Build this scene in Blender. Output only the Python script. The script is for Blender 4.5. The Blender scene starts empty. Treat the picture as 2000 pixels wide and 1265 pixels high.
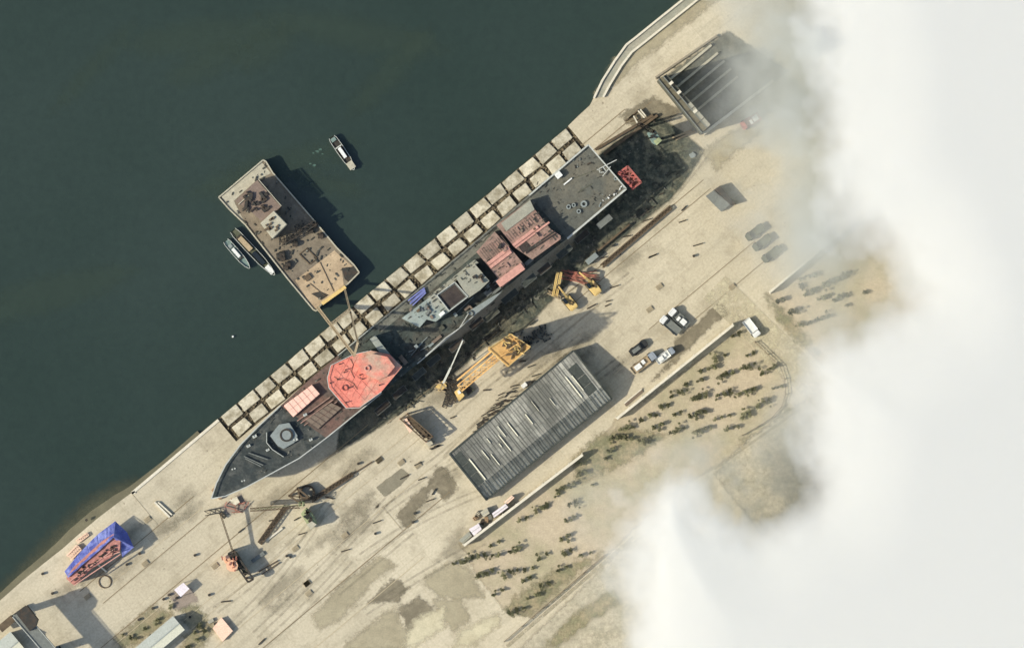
import bpy, bmesh, math, random
import numpy as np
from mathutils import Vector, Matrix, noise as mnoise
random.seed(7)
R = math.radians
C = bpy.context.scene.collection
sc = bpy.context.scene
# ------------------------------------------------------------------ camera, sky, sun, exposure
S = 0.136            # metres per photograph pixel on the ground
H = 1800.0           # camera height
cam = bpy.data.cameras.new('camera'); co = bpy.data.objects.new('camera', cam); C.objects.link(co)
co.location = (0, 0, H); cam.sensor_width = 36; cam.lens = 36 * H / (2000 * S); cam.clip_end = 20000; cam.clip_start = 10
sc.camera = co
SUN_EL = 36.0
sd = Vector((-math.cos(R(17)) * math.cos(R(SUN_EL)), -math.sin(R(17)) * math.cos(R(SUN_EL)), math.sin(R(SUN_EL))))
w = bpy.data.worlds.new('World'); sc.world = w; w.use_nodes = True
nt = w.node_tree; bg = nt.nodes['Background']; sky = nt.nodes.new('ShaderNodeTexSky')
sky.sky_type = 'NISHITA'; sky.sun_disc = False; sky.sun_elevation = R(SUN_EL)
sky.sun_rotation = math.atan2(sd.x, sd.y); sky.air_density = 1.0; sky.dust_density = 1.5; sky.ozone_density = 1.0
nt.links.new(sky.outputs[0], bg.inputs[0]); bg.inputs[1].default_value = 0.15
sl = bpy.data.lights.new('sun', 'SUN'); sl.energy = 3.8; sl.angle = R(1.2); sl.color = (1.0, 0.93, 0.80)
so = bpy.data.objects.new('sun', sl); C.objects.link(so); so.rotation_euler = sd.to_track_quat('Z', 'Y').to_euler()
so.location = sd * 300
sc.view_settings.view_transform = 'Standard'; sc.view_settings.look = 'None'; sc.view_settings.exposure = 0.57; sc.view_settings.gamma = 1
cy = sc.cycles
cy.use_denoising = True; cy.max_bounces = 20; cy.volume_bounces = 18; cy.diffuse_bounces = 3; cy.glossy_bounces = 2
cy.sample_clamp_indirect = 10

# ------------------------------------------------------------------ helpers
A0 = R(39.85); CA, SA = math.cos(A0), math.sin(A0)
def P(px, py, z=0.0):                      # photograph pixel at height z -> world point
    k = S * (1 - z / H); return Vector(((px - 1000) * k, (632.5 - py) * k, z))
def UV(u, v): return (CA * u + SA * v, -SA * u + CA * v)     # quay axes (pixels) -> pixel
def zp(ox, oy, s, pts): return [(ox + x / s, oy + y / s) for x, y in pts]
def lin(c): c /= 255.0; return c / 12.92 if c <= 0.04045 else ((c + 0.055) / 1.055) ** 2.4
KC = (0.725, 0.745, 0.75)
def col(r, g, b): return tuple(min(0.88, lin(x) * k) for x, k in zip((r, g, b), KC)) + (1,)

def mat(name, rgb, rough=0.85, var=0.25, scale=0.6, rgb2=None, scale2=0.12, amt2=0.5, metallic=0.0, bump=0.0, th=(0.45, 0.62), grain=0.14, rnd=0.0, soft=None):
    m = bpy.data.materials.new(name); m.use_nodes = True; t = m.node_tree; N = t.nodes; L = t.links
    b = N['Principled BSDF']; b.inputs['Roughness'].default_value = rough; b.inputs['Metallic'].default_value = metallic
    b.inputs['Specular IOR Level'].default_value = 0.25
    g = N.new('ShaderNodeNewGeometry')
    n1 = N.new('ShaderNodeTexNoise'); n1.inputs['Scale'].default_value = scale; n1.inputs['Detail'].default_value = 6; n1.inputs['Roughness'].default_value = 0.7
    L.new(g.outputs['Position'], n1.inputs['Vector'])
    r = N.new('ShaderNodeMapRange'); r.inputs[1].default_value = 0.3; r.inputs[2].default_value = 0.7
    r.inputs[3].default_value = 1 - var; r.inputs[4].default_value = 1 + var; L.new(n1.outputs['Fac'], r.inputs[0])
    src = N.new('ShaderNodeRGB'); src.outputs[0].default_value = col(*rgb); out = src.outputs[0]
    if rgb2:
        n2 = N.new('ShaderNodeTexNoise'); n2.inputs['Scale'].default_value = scale2; n2.inputs['Detail'].default_value = 7; n2.inputs['Roughness'].default_value = 0.65
        L.new(g.outputs['Position'], n2.inputs['Vector'])
        r2 = N.new('ShaderNodeMapRange'); r2.inputs[1].default_value = th[0]; r2.inputs[2].default_value = th[1]; r2.inputs[4].default_value = amt2
        L.new(n2.outputs['Fac'], r2.inputs[0])
        mx = N.new('ShaderNodeMix'); mx.data_type = 'RGBA'; L.new(r2.outputs[0], mx.inputs[0]); L.new(out, mx.inputs[6]); mx.inputs[7].default_value = col(*rgb2); out = mx.outputs[2]
    vm = N.new('ShaderNodeVectorMath'); vm.operation = 'MULTIPLY'; L.new(out, vm.inputs[0]); L.new(r.outputs[0], vm.inputs[1])
    if grain:
        n3 = N.new('ShaderNodeTexNoise'); n3.inputs['Scale'].default_value = 2.6; n3.inputs['Detail'].default_value = 3; n3.inputs['Roughness'].default_value = 0.7
        L.new(g.outputs['Position'], n3.inputs['Vector'])
        r3 = N.new('ShaderNodeMapRange'); r3.inputs[1].default_value = 0.3; r3.inputs[2].default_value = 0.7; r3.inputs[3].default_value = 1 - grain; r3.inputs[4].default_value = 1 + grain; L.new(n3.outputs['Fac'], r3.inputs[0])
        v3 = N.new('ShaderNodeVectorMath'); v3.operation = 'MULTIPLY'; L.new(vm.outputs[0], v3.inputs[0]); L.new(r3.outputs[0], v3.inputs[1]); vm = v3
    if rnd:
        oi = N.new('ShaderNodeObjectInfo'); r4 = N.new('ShaderNodeMapRange'); r4.inputs[3].default_value = 1 - rnd; r4.inputs[4].default_value = 1 + rnd * .6; L.new(oi.outputs['Random'], r4.inputs[0])
        v4 = N.new('ShaderNodeVectorMath'); v4.operation = 'MULTIPLY'; L.new(vm.outputs[0], v4.inputs[0]); L.new(r4.outputs[0], v4.inputs[1]); vm = v4
    L.new(vm.outputs[0], b.inputs['Base Color'])
    if soft:                                # worn edge: the sheet thins out where its distance to the outline runs out
        at = N.new('ShaderNodeAttribute'); at.attribute_name = 'edge'
        n5 = N.new('ShaderNodeTexNoise'); n5.inputs['Scale'].default_value = 0.45; n5.inputs['Detail'].default_value = 7; n5.inputs['Roughness'].default_value = 0.72; L.new(g.outputs['Position'], n5.inputs['Vector'])
        m5 = N.new('ShaderNodeMath'); m5.operation = 'MULTIPLY_ADD'; L.new(n5.outputs['Fac'], m5.inputs[0]); m5.inputs[1].default_value = soft[0]; m5.inputs[2].default_value = -soft[0] / 2
        a5 = N.new('ShaderNodeMath'); a5.operation = 'ADD'; L.new(m5.outputs[0], a5.inputs[0]); L.new(at.outputs['Fac'], a5.inputs[1])
        r5 = N.new('ShaderNodeMapRange'); r5.interpolation_type = 'SMOOTHSTEP'; r5.inputs[1].default_value = -soft[1]; r5.inputs[2].default_value = soft[1]; r5.inputs[4].default_value = soft[2]; L.new(a5.outputs[0], r5.inputs[0])
        L.new(r5.outputs[0], b.inputs['Alpha'])
    if bump:
        bp = N.new('ShaderNodeBump'); bp.inputs['Strength'].default_value = bump; bp.inputs['Distance'].default_value = 0.3
        L.new(n1.outputs['Fac'], bp.inputs['Height']); L.new(bp.outputs[0], b.inputs['Normal'])
    return m

class MB:
    def __init__(s): s.v = []; s.f = []
    def add(s, vs, fs):
        o = len(s.v); s.v += [tuple(x) for x in vs]; s.f += [tuple(i + o for i in f) for f in fs]; return s
    def prism(s, pts, z0, z1, z1s=None):    # pts: 2-D world points
        a = sum(pts[i][0] * pts[(i + 1) % len(pts)][1] - pts[(i + 1) % len(pts)][0] * pts[i][1] for i in range(len(pts)))
        if a < 0: pts = pts[::-1]; z1s = z1s[::-1] if z1s else None
        n = len(pts)
        vs = [(p[0], p[1], z0) for p in pts] + [(p[0], p[1], z1s[i] if z1s else z1) for i, p in enumerate(pts)]
        return s.add(vs, [tuple(range(n - 1, -1, -1)), tuple(range(n, 2 * n))] + [(i, (i + 1) % n, n + (i + 1) % n, n + i) for i in range(n)])
    def box(s, c, d, rz=0.0):               # centre, full size, rotation
        cz, sz = math.cos(rz), math.sin(rz); h = [x / 2 for x in d]
        pts = [(c[0] + cz * x - sz * y, c[1] + sz * x + cz * y) for x, y in ((-h[0], -h[1]), (h[0], -h[1]), (h[0], h[1]), (-h[0], h[1]))]
        return s.prism(pts, c[2] - h[2], c[2] + h[2])
    def bar(s, p, q, t, t2=None):
        p, q = Vector(p), Vector(q); d = (q - p)
        if d.length < 1e-6: return s
        d.normalize(); up = Vector((0, 0, 1)) if abs(d.z) < 0.95 else Vector((1, 0, 0))
        x = d.cross(up).normalized(); y = d.cross(x); t2 = t2 or t
        vs = [e + x * a * t / 2 + y * b * t2 / 2 for e in (p, q) for a, b in ((-1, -1), (1, -1), (1, 1), (-1, 1))]
        return s.add(vs, [(0, 1, 2, 3), (7, 6, 5, 4), (0, 4, 5, 1), (1, 5, 6, 2), (2, 6, 7, 3), (3, 7, 4, 0)])
    def tube(s, p, q, r, r2=None, n=10):
        p, q = Vector(p), Vector(q); d = (q - p).normalized(); up = Vector((0, 0, 1)) if abs(d.z) < 0.95 else Vector((1, 0, 0))
        x = d.cross(up).normalized(); y = d.cross(x); r2 = r if r2 is None else r2
        vs = [e + (x * math.cos(2 * math.pi * i / n) + y * math.sin(2 * math.pi * i / n)) * rr for e, rr in ((p, r), (q, r2)) for i in range(n)]
        return s.add(vs, [(i, (i + 1) % n, n + (i + 1) % n, n + i) for i in range(n)] + [tuple(range(n - 1, -1, -1)), tuple(range(n, 2 * n))])
    def ring(s, c, ro, ri, z0, z1, n=20):
        vs = []
        for z in (z0, z1):
            for r in (ro, ri):
                vs += [(c[0] + r * math.cos(2 * math.pi * i / n), c[1] + r * math.sin(2 * math.pi * i / n), z) for i in range(n)]
        f = []
        for i in range(n):
            j = (i + 1) % n
            f += [(i, j, 2 * n + j, 2 * n + i), (n + j, n + i, 3 * n + i, 3 * n + j), (2 * n + i, 2 * n + j, 3 * n + j, 3 * n + i), (j, i, n + i, n + j)]
        return s.add(vs, f)
    def lattice(s, p, q, wd, t, step=None, dp=None):    # four chords and their diagonals
        p, q = Vector(p), Vector(q); d = q - p; ln = d.length; d.normalize(); up = Vector((0, 0, 1)) if abs(d.z) < 0.95 else Vector((1, 0, 0))
        x = d.cross(up).normalized(); y = d.cross(x); dp = dp or wd; st = step or wd * 1.2
        cs = [x * a * wd / 2 + y * b * dp / 2 for a, b in ((-1, -1), (1, -1), (1, 1), (-1, 1))]
        for c in cs: s.bar(p + c, q + c, t)
        n = max(1, int(ln / st))
        for k in range(n):
            a, b = p + d * ln * k / n, p + d * ln * (k + 1) / n
            for i in range(4):
                c0, c1 = cs[i], cs[(i + 1) % 4]
                s.bar(a + c0, (b + c1), t * 0.7)
            s.bar(b + cs[0], b + cs[1], t * 0.7); s.bar(b + cs[2], b + cs[3], t * 0.7)
        return s
    def build(s, name, m, parent=None, smooth=False, bevel=0):
        o0 = parent_loc(parent) if parent else Vector((0, 0, 0))
        me = bpy.data.meshes.new(name); me.from_pydata([tuple(Vector(v) - o0) for v in s.v], [], s.f); me.update()
        o = bpy.data.objects.new(name, me); C.objects.link(o); me.materials.append(m)
        if parent: o.parent = parent
        if smooth: me.polygons.foreach_set('use_smooth', [True] * len(me.polygons))
        if bevel:
            b = bmesh.new(); b.from_mesh(me); bmesh.ops.bevel(b, geom=[e for e in b.edges if len(e.link_faces) == 2 and e.calc_face_angle(0) > 0.6], offset=bevel, segments=2, affect='EDGES', clamp_overlap=True); b.to_mesh(me); b.free()
        return o
def parent_loc(p):
    v = Vector(p.location)
    while p.parent: p = p.parent; v += Vector(p.location)
    return v
def thing(name, label, cat, loc=(0, 0, 0), group=None, rz=0.0):
    o = bpy.data.objects.new(name, None); C.objects.link(o); o.location = loc; o.rotation_euler[2] = rz; o.empty_display_size = 1
    o['label'] = label; o['category'] = cat
    if group: o['group'] = group
    return o
def tag(o, label, cat, group=None, kind=None):
    o['label'] = label; o['category'] = cat
    if group: o['group'] = group
    if kind: o['kind'] = kind
    return o
def struct(o, kind='structure'): o['kind'] = kind; return o
def dup(root, loc, rz, label=None, group=None, sc_=1.0):
    r = root.copy(); C.objects.link(r); r.location = loc; r.rotation_euler[2] = rz; r.scale = (sc_,) * 3
    if label: r['label'] = label
    if group: r['group'] = group
    for ch in list(root.children):
        c = ch.copy(); C.objects.link(c); c.parent = r
        for g in list(ch.children):
            d = g.copy(); C.objects.link(d); d.parent = c
    return r
def own_origin(o):                          # put a single mesh thing's origin at its base
    me = o.data; n = len(me.vertices); a = np.empty(n * 3); me.vertices.foreach_get('co', a); a = a.reshape(-1, 3)
    c = Vector(((a[:, 0].min() + a[:, 0].max()) / 2, (a[:, 1].min() + a[:, 1].max()) / 2, a[:, 2].min()))
    me.vertices.foreach_set('co', (a - np.array(c)).ravel()); me.update(); o.location = c; return o
def poly(pts, z): return [P(x, y, z) for x, y in pts]
def rough_edge(pts, amp, step, seed=0):     # irregular outline, in pixels
    out = []; rnd = random.Random(seed)
    for i, (x, y) in enumerate(pts):
        x2, y2 = pts[(i + 1) % len(pts)]; d = math.hypot(x2 - x, y2 - y); n = max(1, int(d / step))
        for k in range(n):
            t = k / n; out.append((x + (x2 - x) * t + rnd.uniform(-amp, amp), y + (y2 - y) * t + rnd.uniform(-amp, amp)))
    return out

# ------------------------------------------------------------------ materials
M = {}
def mm(k, *a, **kw): M[k] = mat(k, *a, **kw)
mm('concrete_block', (212, 202, 176), var=0.2, scale=0.9, rgb2=(152, 140, 112), scale2=0.35, amt2=0.8, rnd=0.22)
mm('trench', (70, 62, 49), var=0.4, scale=0.9, rgb2=(124, 112, 86), scale2=0.4, amt2=0.9)
mm('hull_grey', (92, 98, 98), var=0.15)
mm('foredeck', (62, 67, 64), var=0.28, scale=0.7, rgb2=(98, 98, 90), scale2=0.3, amt2=0.8)
mm('primer_deck', (104, 90, 80), var=0.3, scale=0.9, rgb2=(136, 98, 84), scale2=0.15)
mm('mid_deck', (74, 80, 73), var=0.45, scale=0.8, rgb2=(108, 98, 84), scale2=0.12, amt2=0.6)
mm('flight_deck', (98, 98, 88), var=0.22, scale=0.8, rgb2=(116, 110, 94), scale2=0.09, amt2=0.9)
mm('red_primer', (230, 136, 116), var=0.26, scale=0.7, rgb2=(196, 166, 142), scale2=0.085, amt2=0.95, th=(0.44, 0.57))
mm('pink_lid', (250, 202, 178), var=0.06, scale=0.5)
mm('pink_panel', (150, 124, 108), var=0.3, scale=0.9, rgb2=(184, 140, 124), scale2=0.2)
mm('pink_bright', (208, 154, 136), var=0.15, scale=0.8)
mm('purplish_soil', (168, 152, 136), var=0.15, soft=(24, 5, .8))
mm('clutter_paint', (70, 70, 62), var=0.6, scale=1.1, rgb2=(150, 146, 130), scale2=0.8, amt2=0.9, th=(.5, .66))
mm('shallows', (92, 92, 72), var=0.15, scale=0.2, soft=(30, 26, .85))
mm('slick', (68, 84, 70), var=0.1, scale=0.3, soft=(60, 20, .3))
mm('pallet_wood', (160, 146, 118), var=0.2)
mm('brown_hatch', (128, 112, 96), var=0.2, scale=0.9)
mm('pale_slab', (156, 154, 136), var=0.14, scale=0.5, rgb2=(178, 168, 146), scale2=0.1)
mm('teal_grey', (150, 158, 148), var=0.2, scale=0.4, rgb2=(176, 164, 142), scale2=0.12)
mm('gun_grey', (142, 148, 142), var=0.1)
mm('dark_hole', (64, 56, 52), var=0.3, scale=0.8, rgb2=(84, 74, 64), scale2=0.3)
mm('white_paint', (232, 230, 220), var=0.1)
mm('rail_white', (190, 190, 178), var=0.12)
mm('grey_paint', (120, 122, 114), var=0.2)
mm('dark_steel', (62, 60, 54), var=0.3, rgb2=(88, 70, 54), scale2=0.7)
mm('rust_steel', (106, 90, 70), var=0.3, rgb2=(82, 72, 58), scale2=0.8)
mm('tan_steel', (176, 156, 124), var=0.2)
mm('crane_yellow', (216, 172, 108), var=0.18, scale=0.9, rgb2=(176, 126, 70), scale2=0.4)
mm('machine_yellow', (232, 198, 126), var=0.15, scale=1.0, rgb2=(170, 140, 90), scale2=0.5)
mm('crane_green', (166, 172, 128), var=0.2, rgb2=(110, 112, 88), scale2=0.5)
mm('crane_peach', (240, 190, 152), var=0.2, rgb2=(180, 130, 100), scale2=0.6)
mm('red_steel', (196, 108, 96), var=0.25, rgb2=(120, 84, 76), scale2=0.6, amt2=.9)
mm('brick_red', (174, 110, 92), var=0.25, rgb2=(130, 96, 78), scale2=0.5)
mm('pink_hull', (198, 138, 124), var=0.25, scale=1.2, rgb2=(130, 88, 82), scale2=0.8)
mm('blue_tarp', (88, 96, 164), rough=0.6, var=0.25, scale=0.8, rgb2=(150, 158, 212), scale2=0.3, amt2=.9, bump=0.9)
mm('blue_pipe', (126, 132, 186), var=0.15)
mm('barge_deck', (136, 124, 104), var=0.22, scale=0.5, rgb2=(112, 98, 84), scale2=0.12)
mm('barge_front', (192, 168, 134), var=0.2, scale=0.6, rgb2=(160, 138, 110), scale2=0.12)
mm('barge_roof', (134, 116, 102), var=0.22, scale=0.8)
mm('light_roof', (186, 178, 154), var=0.18, scale=0.8)
mm('hall_wall', (120, 118, 108), var=0.2)
mm('white_roof', (234, 228, 200), var=0.06)
mm('grey_roof', (178, 180, 168), var=0.08)
mm('pinkish_roof', (236, 224, 222), var=0.06)
mm('peach_slab', (248, 208, 178), var=0.07)
mm('wall_white', (222, 212, 188), var=0.1)
mm('wall_grey', (150, 140, 120), var=0.2)
mm('dark_panel', (70, 74, 68), var=0.35, scale=1.2)
mm('gate_roof', (112, 104, 82), var=0.25, scale=0.8)
mm('walkway_paint', (122, 120, 106), var=0.3, scale=0.8, rgb2=(90, 90, 80), scale2=0.3)
mm('gate_dark', (84, 84, 72), var=0.25, scale=0.8)
mm('soil_heap', (124, 110, 86), var=0.4, scale=1.2)
mm('tyre_mark', (140, 130, 108), var=0.2, scale=0.5, soft=(30, 10, .32))
mm('glass_dark', (40, 46, 50), rough=0.15, var=0.1)
mm('tyre', (36, 36, 36), var=0.1)
mm('olive_paint', (92, 94, 74), var=0.15)
mm('car_dark', (58, 58, 54), rough=0.4, var=0.1)
mm('car_grey', (150, 156, 160), rough=0.4, var=0.1)
mm('car_white', (228, 226, 218), rough=0.4, var=0.06)
mm('timber', (170, 140, 106), var=0.2)
mm('soil_dark', (134, 124, 102), var=0.2, scale=0.5, rgb2=(158, 146, 120), scale2=0.25, soft=(30, 5, .9))
mm('slab_grey', (146, 138, 116), var=0.16, scale=0.6, soft=(10, 1.6, .9))
mm('faint_stain', (150, 140, 116), var=0.2, scale=0.5, soft=(46, 14, .4))
mm('soil_tan', (182, 170, 140), var=0.14, scale=0.5, rgb2=(158, 146, 118), scale2=0.12, soft=(36, 8, .85))
mm('pale_ground', (214, 202, 168), var=0.12, scale=0.35, rgb2=(182, 168, 136), scale2=0.14, soft=(40, 8, .9))
mm('dark_ground_hull_shade', (78, 82, 71), var=0.5, scale=0.9, rgb2=(128, 124, 102), scale2=0.4, amt2=0.8, soft=(10, 4, .95))  # dark ground tone that also carries painted shadow of the hull
mm('berth_floor', (104, 104, 92), var=0.35, scale=0.6, rgb2=(140, 134, 114), scale2=0.2, soft=(20, 4, .95))
mm('rail_line', (142, 126, 98), var=0.25, scale=0.5)
mm('seam', (192, 176, 144), var=0.2, scale=0.3)
mm('grass', (140, 136, 104), var=0.3, scale=1.4, rgb2=(176, 160, 126), scale2=0.3, amt2=0.9, th=(0.4, 0.6), soft=(50, 9, .85))
mm('orchard_soil', (198, 181, 152), var=0.14, scale=0.6, rgb2=(168, 160, 126), scale2=0.06, amt2=0.7, soft=(24, 5, .95))
mm('field_soil', (192, 180, 154), var=0.3, scale=0.9, rgb2=(152, 146, 122), scale2=0.2, soft=(24, 5, .95))
mm('beach', (112, 106, 84), var=0.15, scale=0.2)
mm('leaf', (126, 124, 90), var=0.35, scale=2.0, rough=0.7, rnd=0.3)
mm('bark', (84, 68, 50), var=0.2)
mm('rope', (122, 112, 92), var=0.1)
mm('boat_grey', (150, 152, 138), var=0.2, scale=1.0)
mm('boat_teal', (124, 142, 132), var=0.2, scale=1.0)

def mix_rgb(N, L, fac, a, b):
    x = N.new('ShaderNodeMix'); x.data_type = 'RGBA'
    for i, s in ((0, fac), (6, a), (7, b)):
        if hasattr(s, 'is_output'): L.new(s, x.inputs[i])
        else: x.inputs[i].default_value = s
    return x.outputs[2]
def remap(N, L, src, a, b, c, d):
    r = N.new('ShaderNodeMapRange'); L.new(src, r.inputs[0])
    for i, x in zip((1, 2, 3, 4), (a, b, c, d)): r.inputs[i].default_value = x
    return r.outputs[0]
def ground_mat():
    m = bpy.data.materials.new('sandy_concrete'); m.use_nodes = True; t = m.node_tree; N = t.nodes; L = t.links; b = N['Principled BSDF']
    b.inputs['Roughness'].default_value = 0.9; b.inputs['Specular IOR Level'].default_value = 0.2
    g = N.new('ShaderNodeNewGeometry')
    mp = N.new('ShaderNodeMapping'); mp.inputs['Rotation'].default_value = (0, 0, -A0); L.new(g.outputs['Position'], mp.inputs['Vector'])
    st = N.new('ShaderNodeMapping'); st.inputs['Scale'].default_value = (0.16, 1, 1); L.new(mp.outputs[0], st.inputs['Vector'])
    def nz(vec, s, d=6, r=0.6):
        n = N.new('ShaderNodeTexNoise'); n.inputs['Scale'].default_value = s; n.inputs['Detail'].default_value = d; n.inputs['Roughness'].default_value = r; L.new(vec, n.inputs['Vector']); return n.outputs['Fac']
    big = nz(mp.outputs[0], 0.022, 5); mid = nz(mp.outputs[0], 0.13, 7, 0.65); fine = nz(mp.outputs[0], 1.6, 4, 0.75); streak = nz(st.outputs[0], 0.35, 5)
    c = mix_rgb(N, L, remap(N, L, big, 0.35, 0.65, 0, 1), col(213, 200, 172), col(198, 185, 157))
    c = mix_rgb(N, L, remap(N, L, streak, 0.5, 0.72, 0, 0.55), c, col(174, 163, 138))
    c = mix_rgb(N, L, remap(N, L, mid, 0.52, 0.72, 0, 0.75), c, col(166, 154, 128))
    bk = N.new('ShaderNodeTexBrick'); L.new(mp.outputs[0], bk.inputs['Vector']); bk.inputs['Scale'].default_value = 1
    bk.inputs['Brick Width'].default_value = 9.0; bk.inputs['Row Height'].default_value = 6.2; bk.inputs['Mortar Size'].default_value = 0.09; bk.offset = 0.3
    bk.inputs['Color1'].default_value = (1, 1, 1, 1); bk.inputs['Color2'].default_value = (0.95, 0.95, 0.945, 1); bk.inputs['Mortar'].default_value = (0.9, 0.89, 0.87, 1)
    vm = N.new('ShaderNodeVectorMath'); vm.operation = 'MULTIPLY'; L.new(c, vm.inputs[0]); L.new(bk.outputs['Color'], vm.inputs[1])
    vf = N.new('ShaderNodeVectorMath'); vf.operation = 'MULTIPLY'; L.new(vm.outputs[0], vf.inputs[0]); L.new(remap(N, L, fine, 0.25, 0.75, 0.8, 1.2), vf.inputs[1])
    sp = nz(mp.outputs[0], 0.9, 3, 0.5); c2 = mix_rgb(N, L, remap(N, L, sp, 0.69, 0.74, 0, 0.6), vf.outputs[0], col(110, 98, 78))
    L.new(c2, b.inputs['Base Color']); return m
def water_mat():
    m = bpy.data.materials.new('harbour_water'); m.use_nodes = True; t = m.node_tree; N = t.nodes; L = t.links; b = N['Principled BSDF']
    b.inputs['Roughness'].default_value = 0.28; b.inputs['Specular IOR Level'].default_value = 0.4
    g = N.new('ShaderNodeNewGeometry')
    n = N.new('ShaderNodeTexNoise'); n.inputs['Scale'].default_value = 0.012; n.inputs['Detail'].default_value = 5; L.new(g.outputs['Position'], n.inputs['Vector'])
    c = mix_rgb(N, L, remap(N, L, n.outputs['Fac'], 0.35, 0.65, 0, 1), col(42, 56, 46), col(49, 62, 53))
    n2 = N.new('ShaderNodeTexNoise'); n2.inputs['Scale'].default_value = 0.6; n2.inputs['Detail'].default_value = 5; n2.inputs['Roughness'].default_value = 0.7; L.new(g.outputs['Position'], n2.inputs['Vector'])
    v = N.new('ShaderNodeVectorMath'); v.operation = 'MULTIPLY'; L.new(c, v.inputs[0]); L.new(remap(N, L, n2.outputs['Fac'], 0.3, 0.7, 0.89, 1.11), v.inputs[1]); L.new(v.outputs[0], b.inputs['Base Color'])
    bp = N.new('ShaderNodeBump'); bp.inputs['Strength'].default_value = 0.25; bp.inputs['Distance'].default_value = 0.15; L.new(n2.outputs['Fac'], bp.inputs['Height']); L.new(bp.outputs[0], b.inputs['Normal'])
    return m
def hall_mat():
    m = bpy.data.materials.new('sheet_roof'); m.use_nodes = True; t = m.node_tree; N = t.nodes; L = t.links; b = N['Principled BSDF']
    b.inputs['Roughness'].default_value = 0.75; b.inputs['Specular IOR Level'].default_value = 0.3
    g = N.new('ShaderNodeNewGeometry'); mp = N.new('ShaderNodeMapping'); mp.inputs['Rotation'].default_value = (0, 0, -A0); L.new(g.outputs['Position'], mp.inputs['Vector'])
    st = N.new('ShaderNodeMapping'); st.inputs['Scale'].default_value = (1, 0.12, 1); L.new(mp.outputs[0], st.inputs['Vector'])
    n = N.new('ShaderNodeTexNoise'); n.inputs['Scale'].default_value = 1.5; n.inputs['Detail'].default_value = 5; L.new(st.outputs[0], n.inputs['Vector'])
    n2 = N.new('ShaderNodeTexNoise'); n2.inputs['Scale'].default_value = 0.09; n2.inputs['Detail'].default_value = 6; L.new(mp.outputs[0], n2.inputs['Vector'])
    c = mix_rgb(N, L, remap(N, L, n2.outputs['Fac'], 0.38, 0.62, 0, 1), col(120, 119, 110), col(182, 179, 166))
    c = mix_rgb(N, L, remap(N, L, n.outputs['Fac'], 0.55, 0.75, 0, 0.6), c, col(100, 102, 96))
    bk = N.new('ShaderNodeTexBrick'); L.new(mp.outputs[0], bk.inputs['Vector']); bk.inputs['Scale'].default_value = 1; bk.inputs['Brick Width'].default_value = 1.9; bk.inputs['Row Height'].default_value = 3.6; bk.inputs['Mortar Size'].default_value = 0.05
    bk.inputs['Color1'].default_value = (1.12, 1.11, 1.08, 1); bk.inputs['Color2'].default_value = (.78, .78, .76, 1); bk.inputs['Mortar'].default_value = (.55, .55, .53, 1)
    vm = N.new('ShaderNodeVectorMath'); vm.operation = 'MULTIPLY'; L.new(c, vm.inputs[0]); L.new(bk.outputs['Color'], vm.inputs[1])
    n4 = N.new('ShaderNodeTexNoise'); n4.inputs['Scale'].default_value = 2.2; n4.inputs['Detail'].default_value = 5; n4.inputs['Roughness'].default_value = 0.75; L.new(g.outputs['Position'], n4.inputs['Vector'])
    v5 = N.new('ShaderNodeVectorMath'); v5.operation = 'MULTIPLY'; L.new(vm.outputs[0], v5.inputs[0]); L.new(remap(N, L, n4.outputs['Fac'], .3, .7, .75, 1.25), v5.inputs[1]); L.new(v5.outputs[0], b.inputs['Base Color'])
    return m
M['ground'] = ground_mat(); M['water'] = water_mat(); M['sheet_roof'] = hall_mat()

# ------------------------------------------------------------------ setting: water, ground, beach
def sheet(name, pts, m, z, depth=0.0, kind='structure', px=True):
    q = poly(pts, 0) if px else pts
    b = bmesh.new(); vs = [b.verts.new((p[0], p[1], z)) for p in q]; f = b.faces.new(vs); f.normal_update()
    if f.normal.z < 0: f.normal_flip()
    if depth:
        n = len(vs); lo = [b.verts.new((p[0], p[1], z - depth)) for p in q]
        for i in range(n): b.faces.new((vs[i], vs[(i + 1) % n], lo[(i + 1) % n], lo[i]))
    bmesh.ops.triangulate(b, faces=[f for f in b.faces if len(f.verts) > 4], ngon_method='EAR_CLIP')
    bmesh.ops.recalc_face_normals(b, faces=b.faces) if depth else None
    me = bpy.data.meshes.new(name); b.to_mesh(me); b.free(); o = bpy.data.objects.new(name, me); C.objects.link(o); me.materials.append(m)
    if kind: o['kind'] = kind
    return o
sheet('water', [(-4000, -4000), (4000, -4000), (4000, 4000), (-4000, 4000)], M['water'], -2.5, px=False)
U0, U1, VE, VI = -198, 694, 900, 957
edge = [(-9000, 8600), (-700, 1740), (-120, 1262), (-30, 1195), (0, 1172), (45, 1132), (95, 1092), (122, 1071), (150, 1046), (190, 1012), (232, 980), (262, 958), UV(-420, 901), UV(U0, VE)]
edge += [UV(U0, VI), UV(U1, VI), UV(U1, VE), (1130, 226), (1152, 206), (1160, 190), (1176, 156), (1200, 118), (1222, 86), (1240, 72), (1292, 30), (1330, 0), (1420, -75), (9000, -6400)]
g = sheet('ground', edge + [(20000, -6400), (20000, 14000), (-9000, 14000)], M['ground'], 0.0, 4.0)
sheet('slipway_floor', [UV(U0 - 6, VE + 1), UV(U0 - 6, VI + 6), UV(U1 + 6, VI + 6), UV(U1 + 6, VE + 1)], M['trench'], -.62, 3.0)
b = MB(); ke = [(262, 958), UV(-420, 901), UV(U0, VE)]
for p, q in zip(ke, ke[1:]): b.bar(P(*p) + Vector((.3, -.3, .12)), P(*q) + Vector((.3, -.3, .12)), .7, .3)
struct(b.build('quay_kerb', M['wall_white']))
bm = MB(); be = [(-120, 1262), (-30, 1195), (0, 1172), (45, 1132), (95, 1092), (122, 1071), (150, 1046), (190, 1012), (232, 980), (262, 958), (330, 900), (390, 846)]
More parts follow.
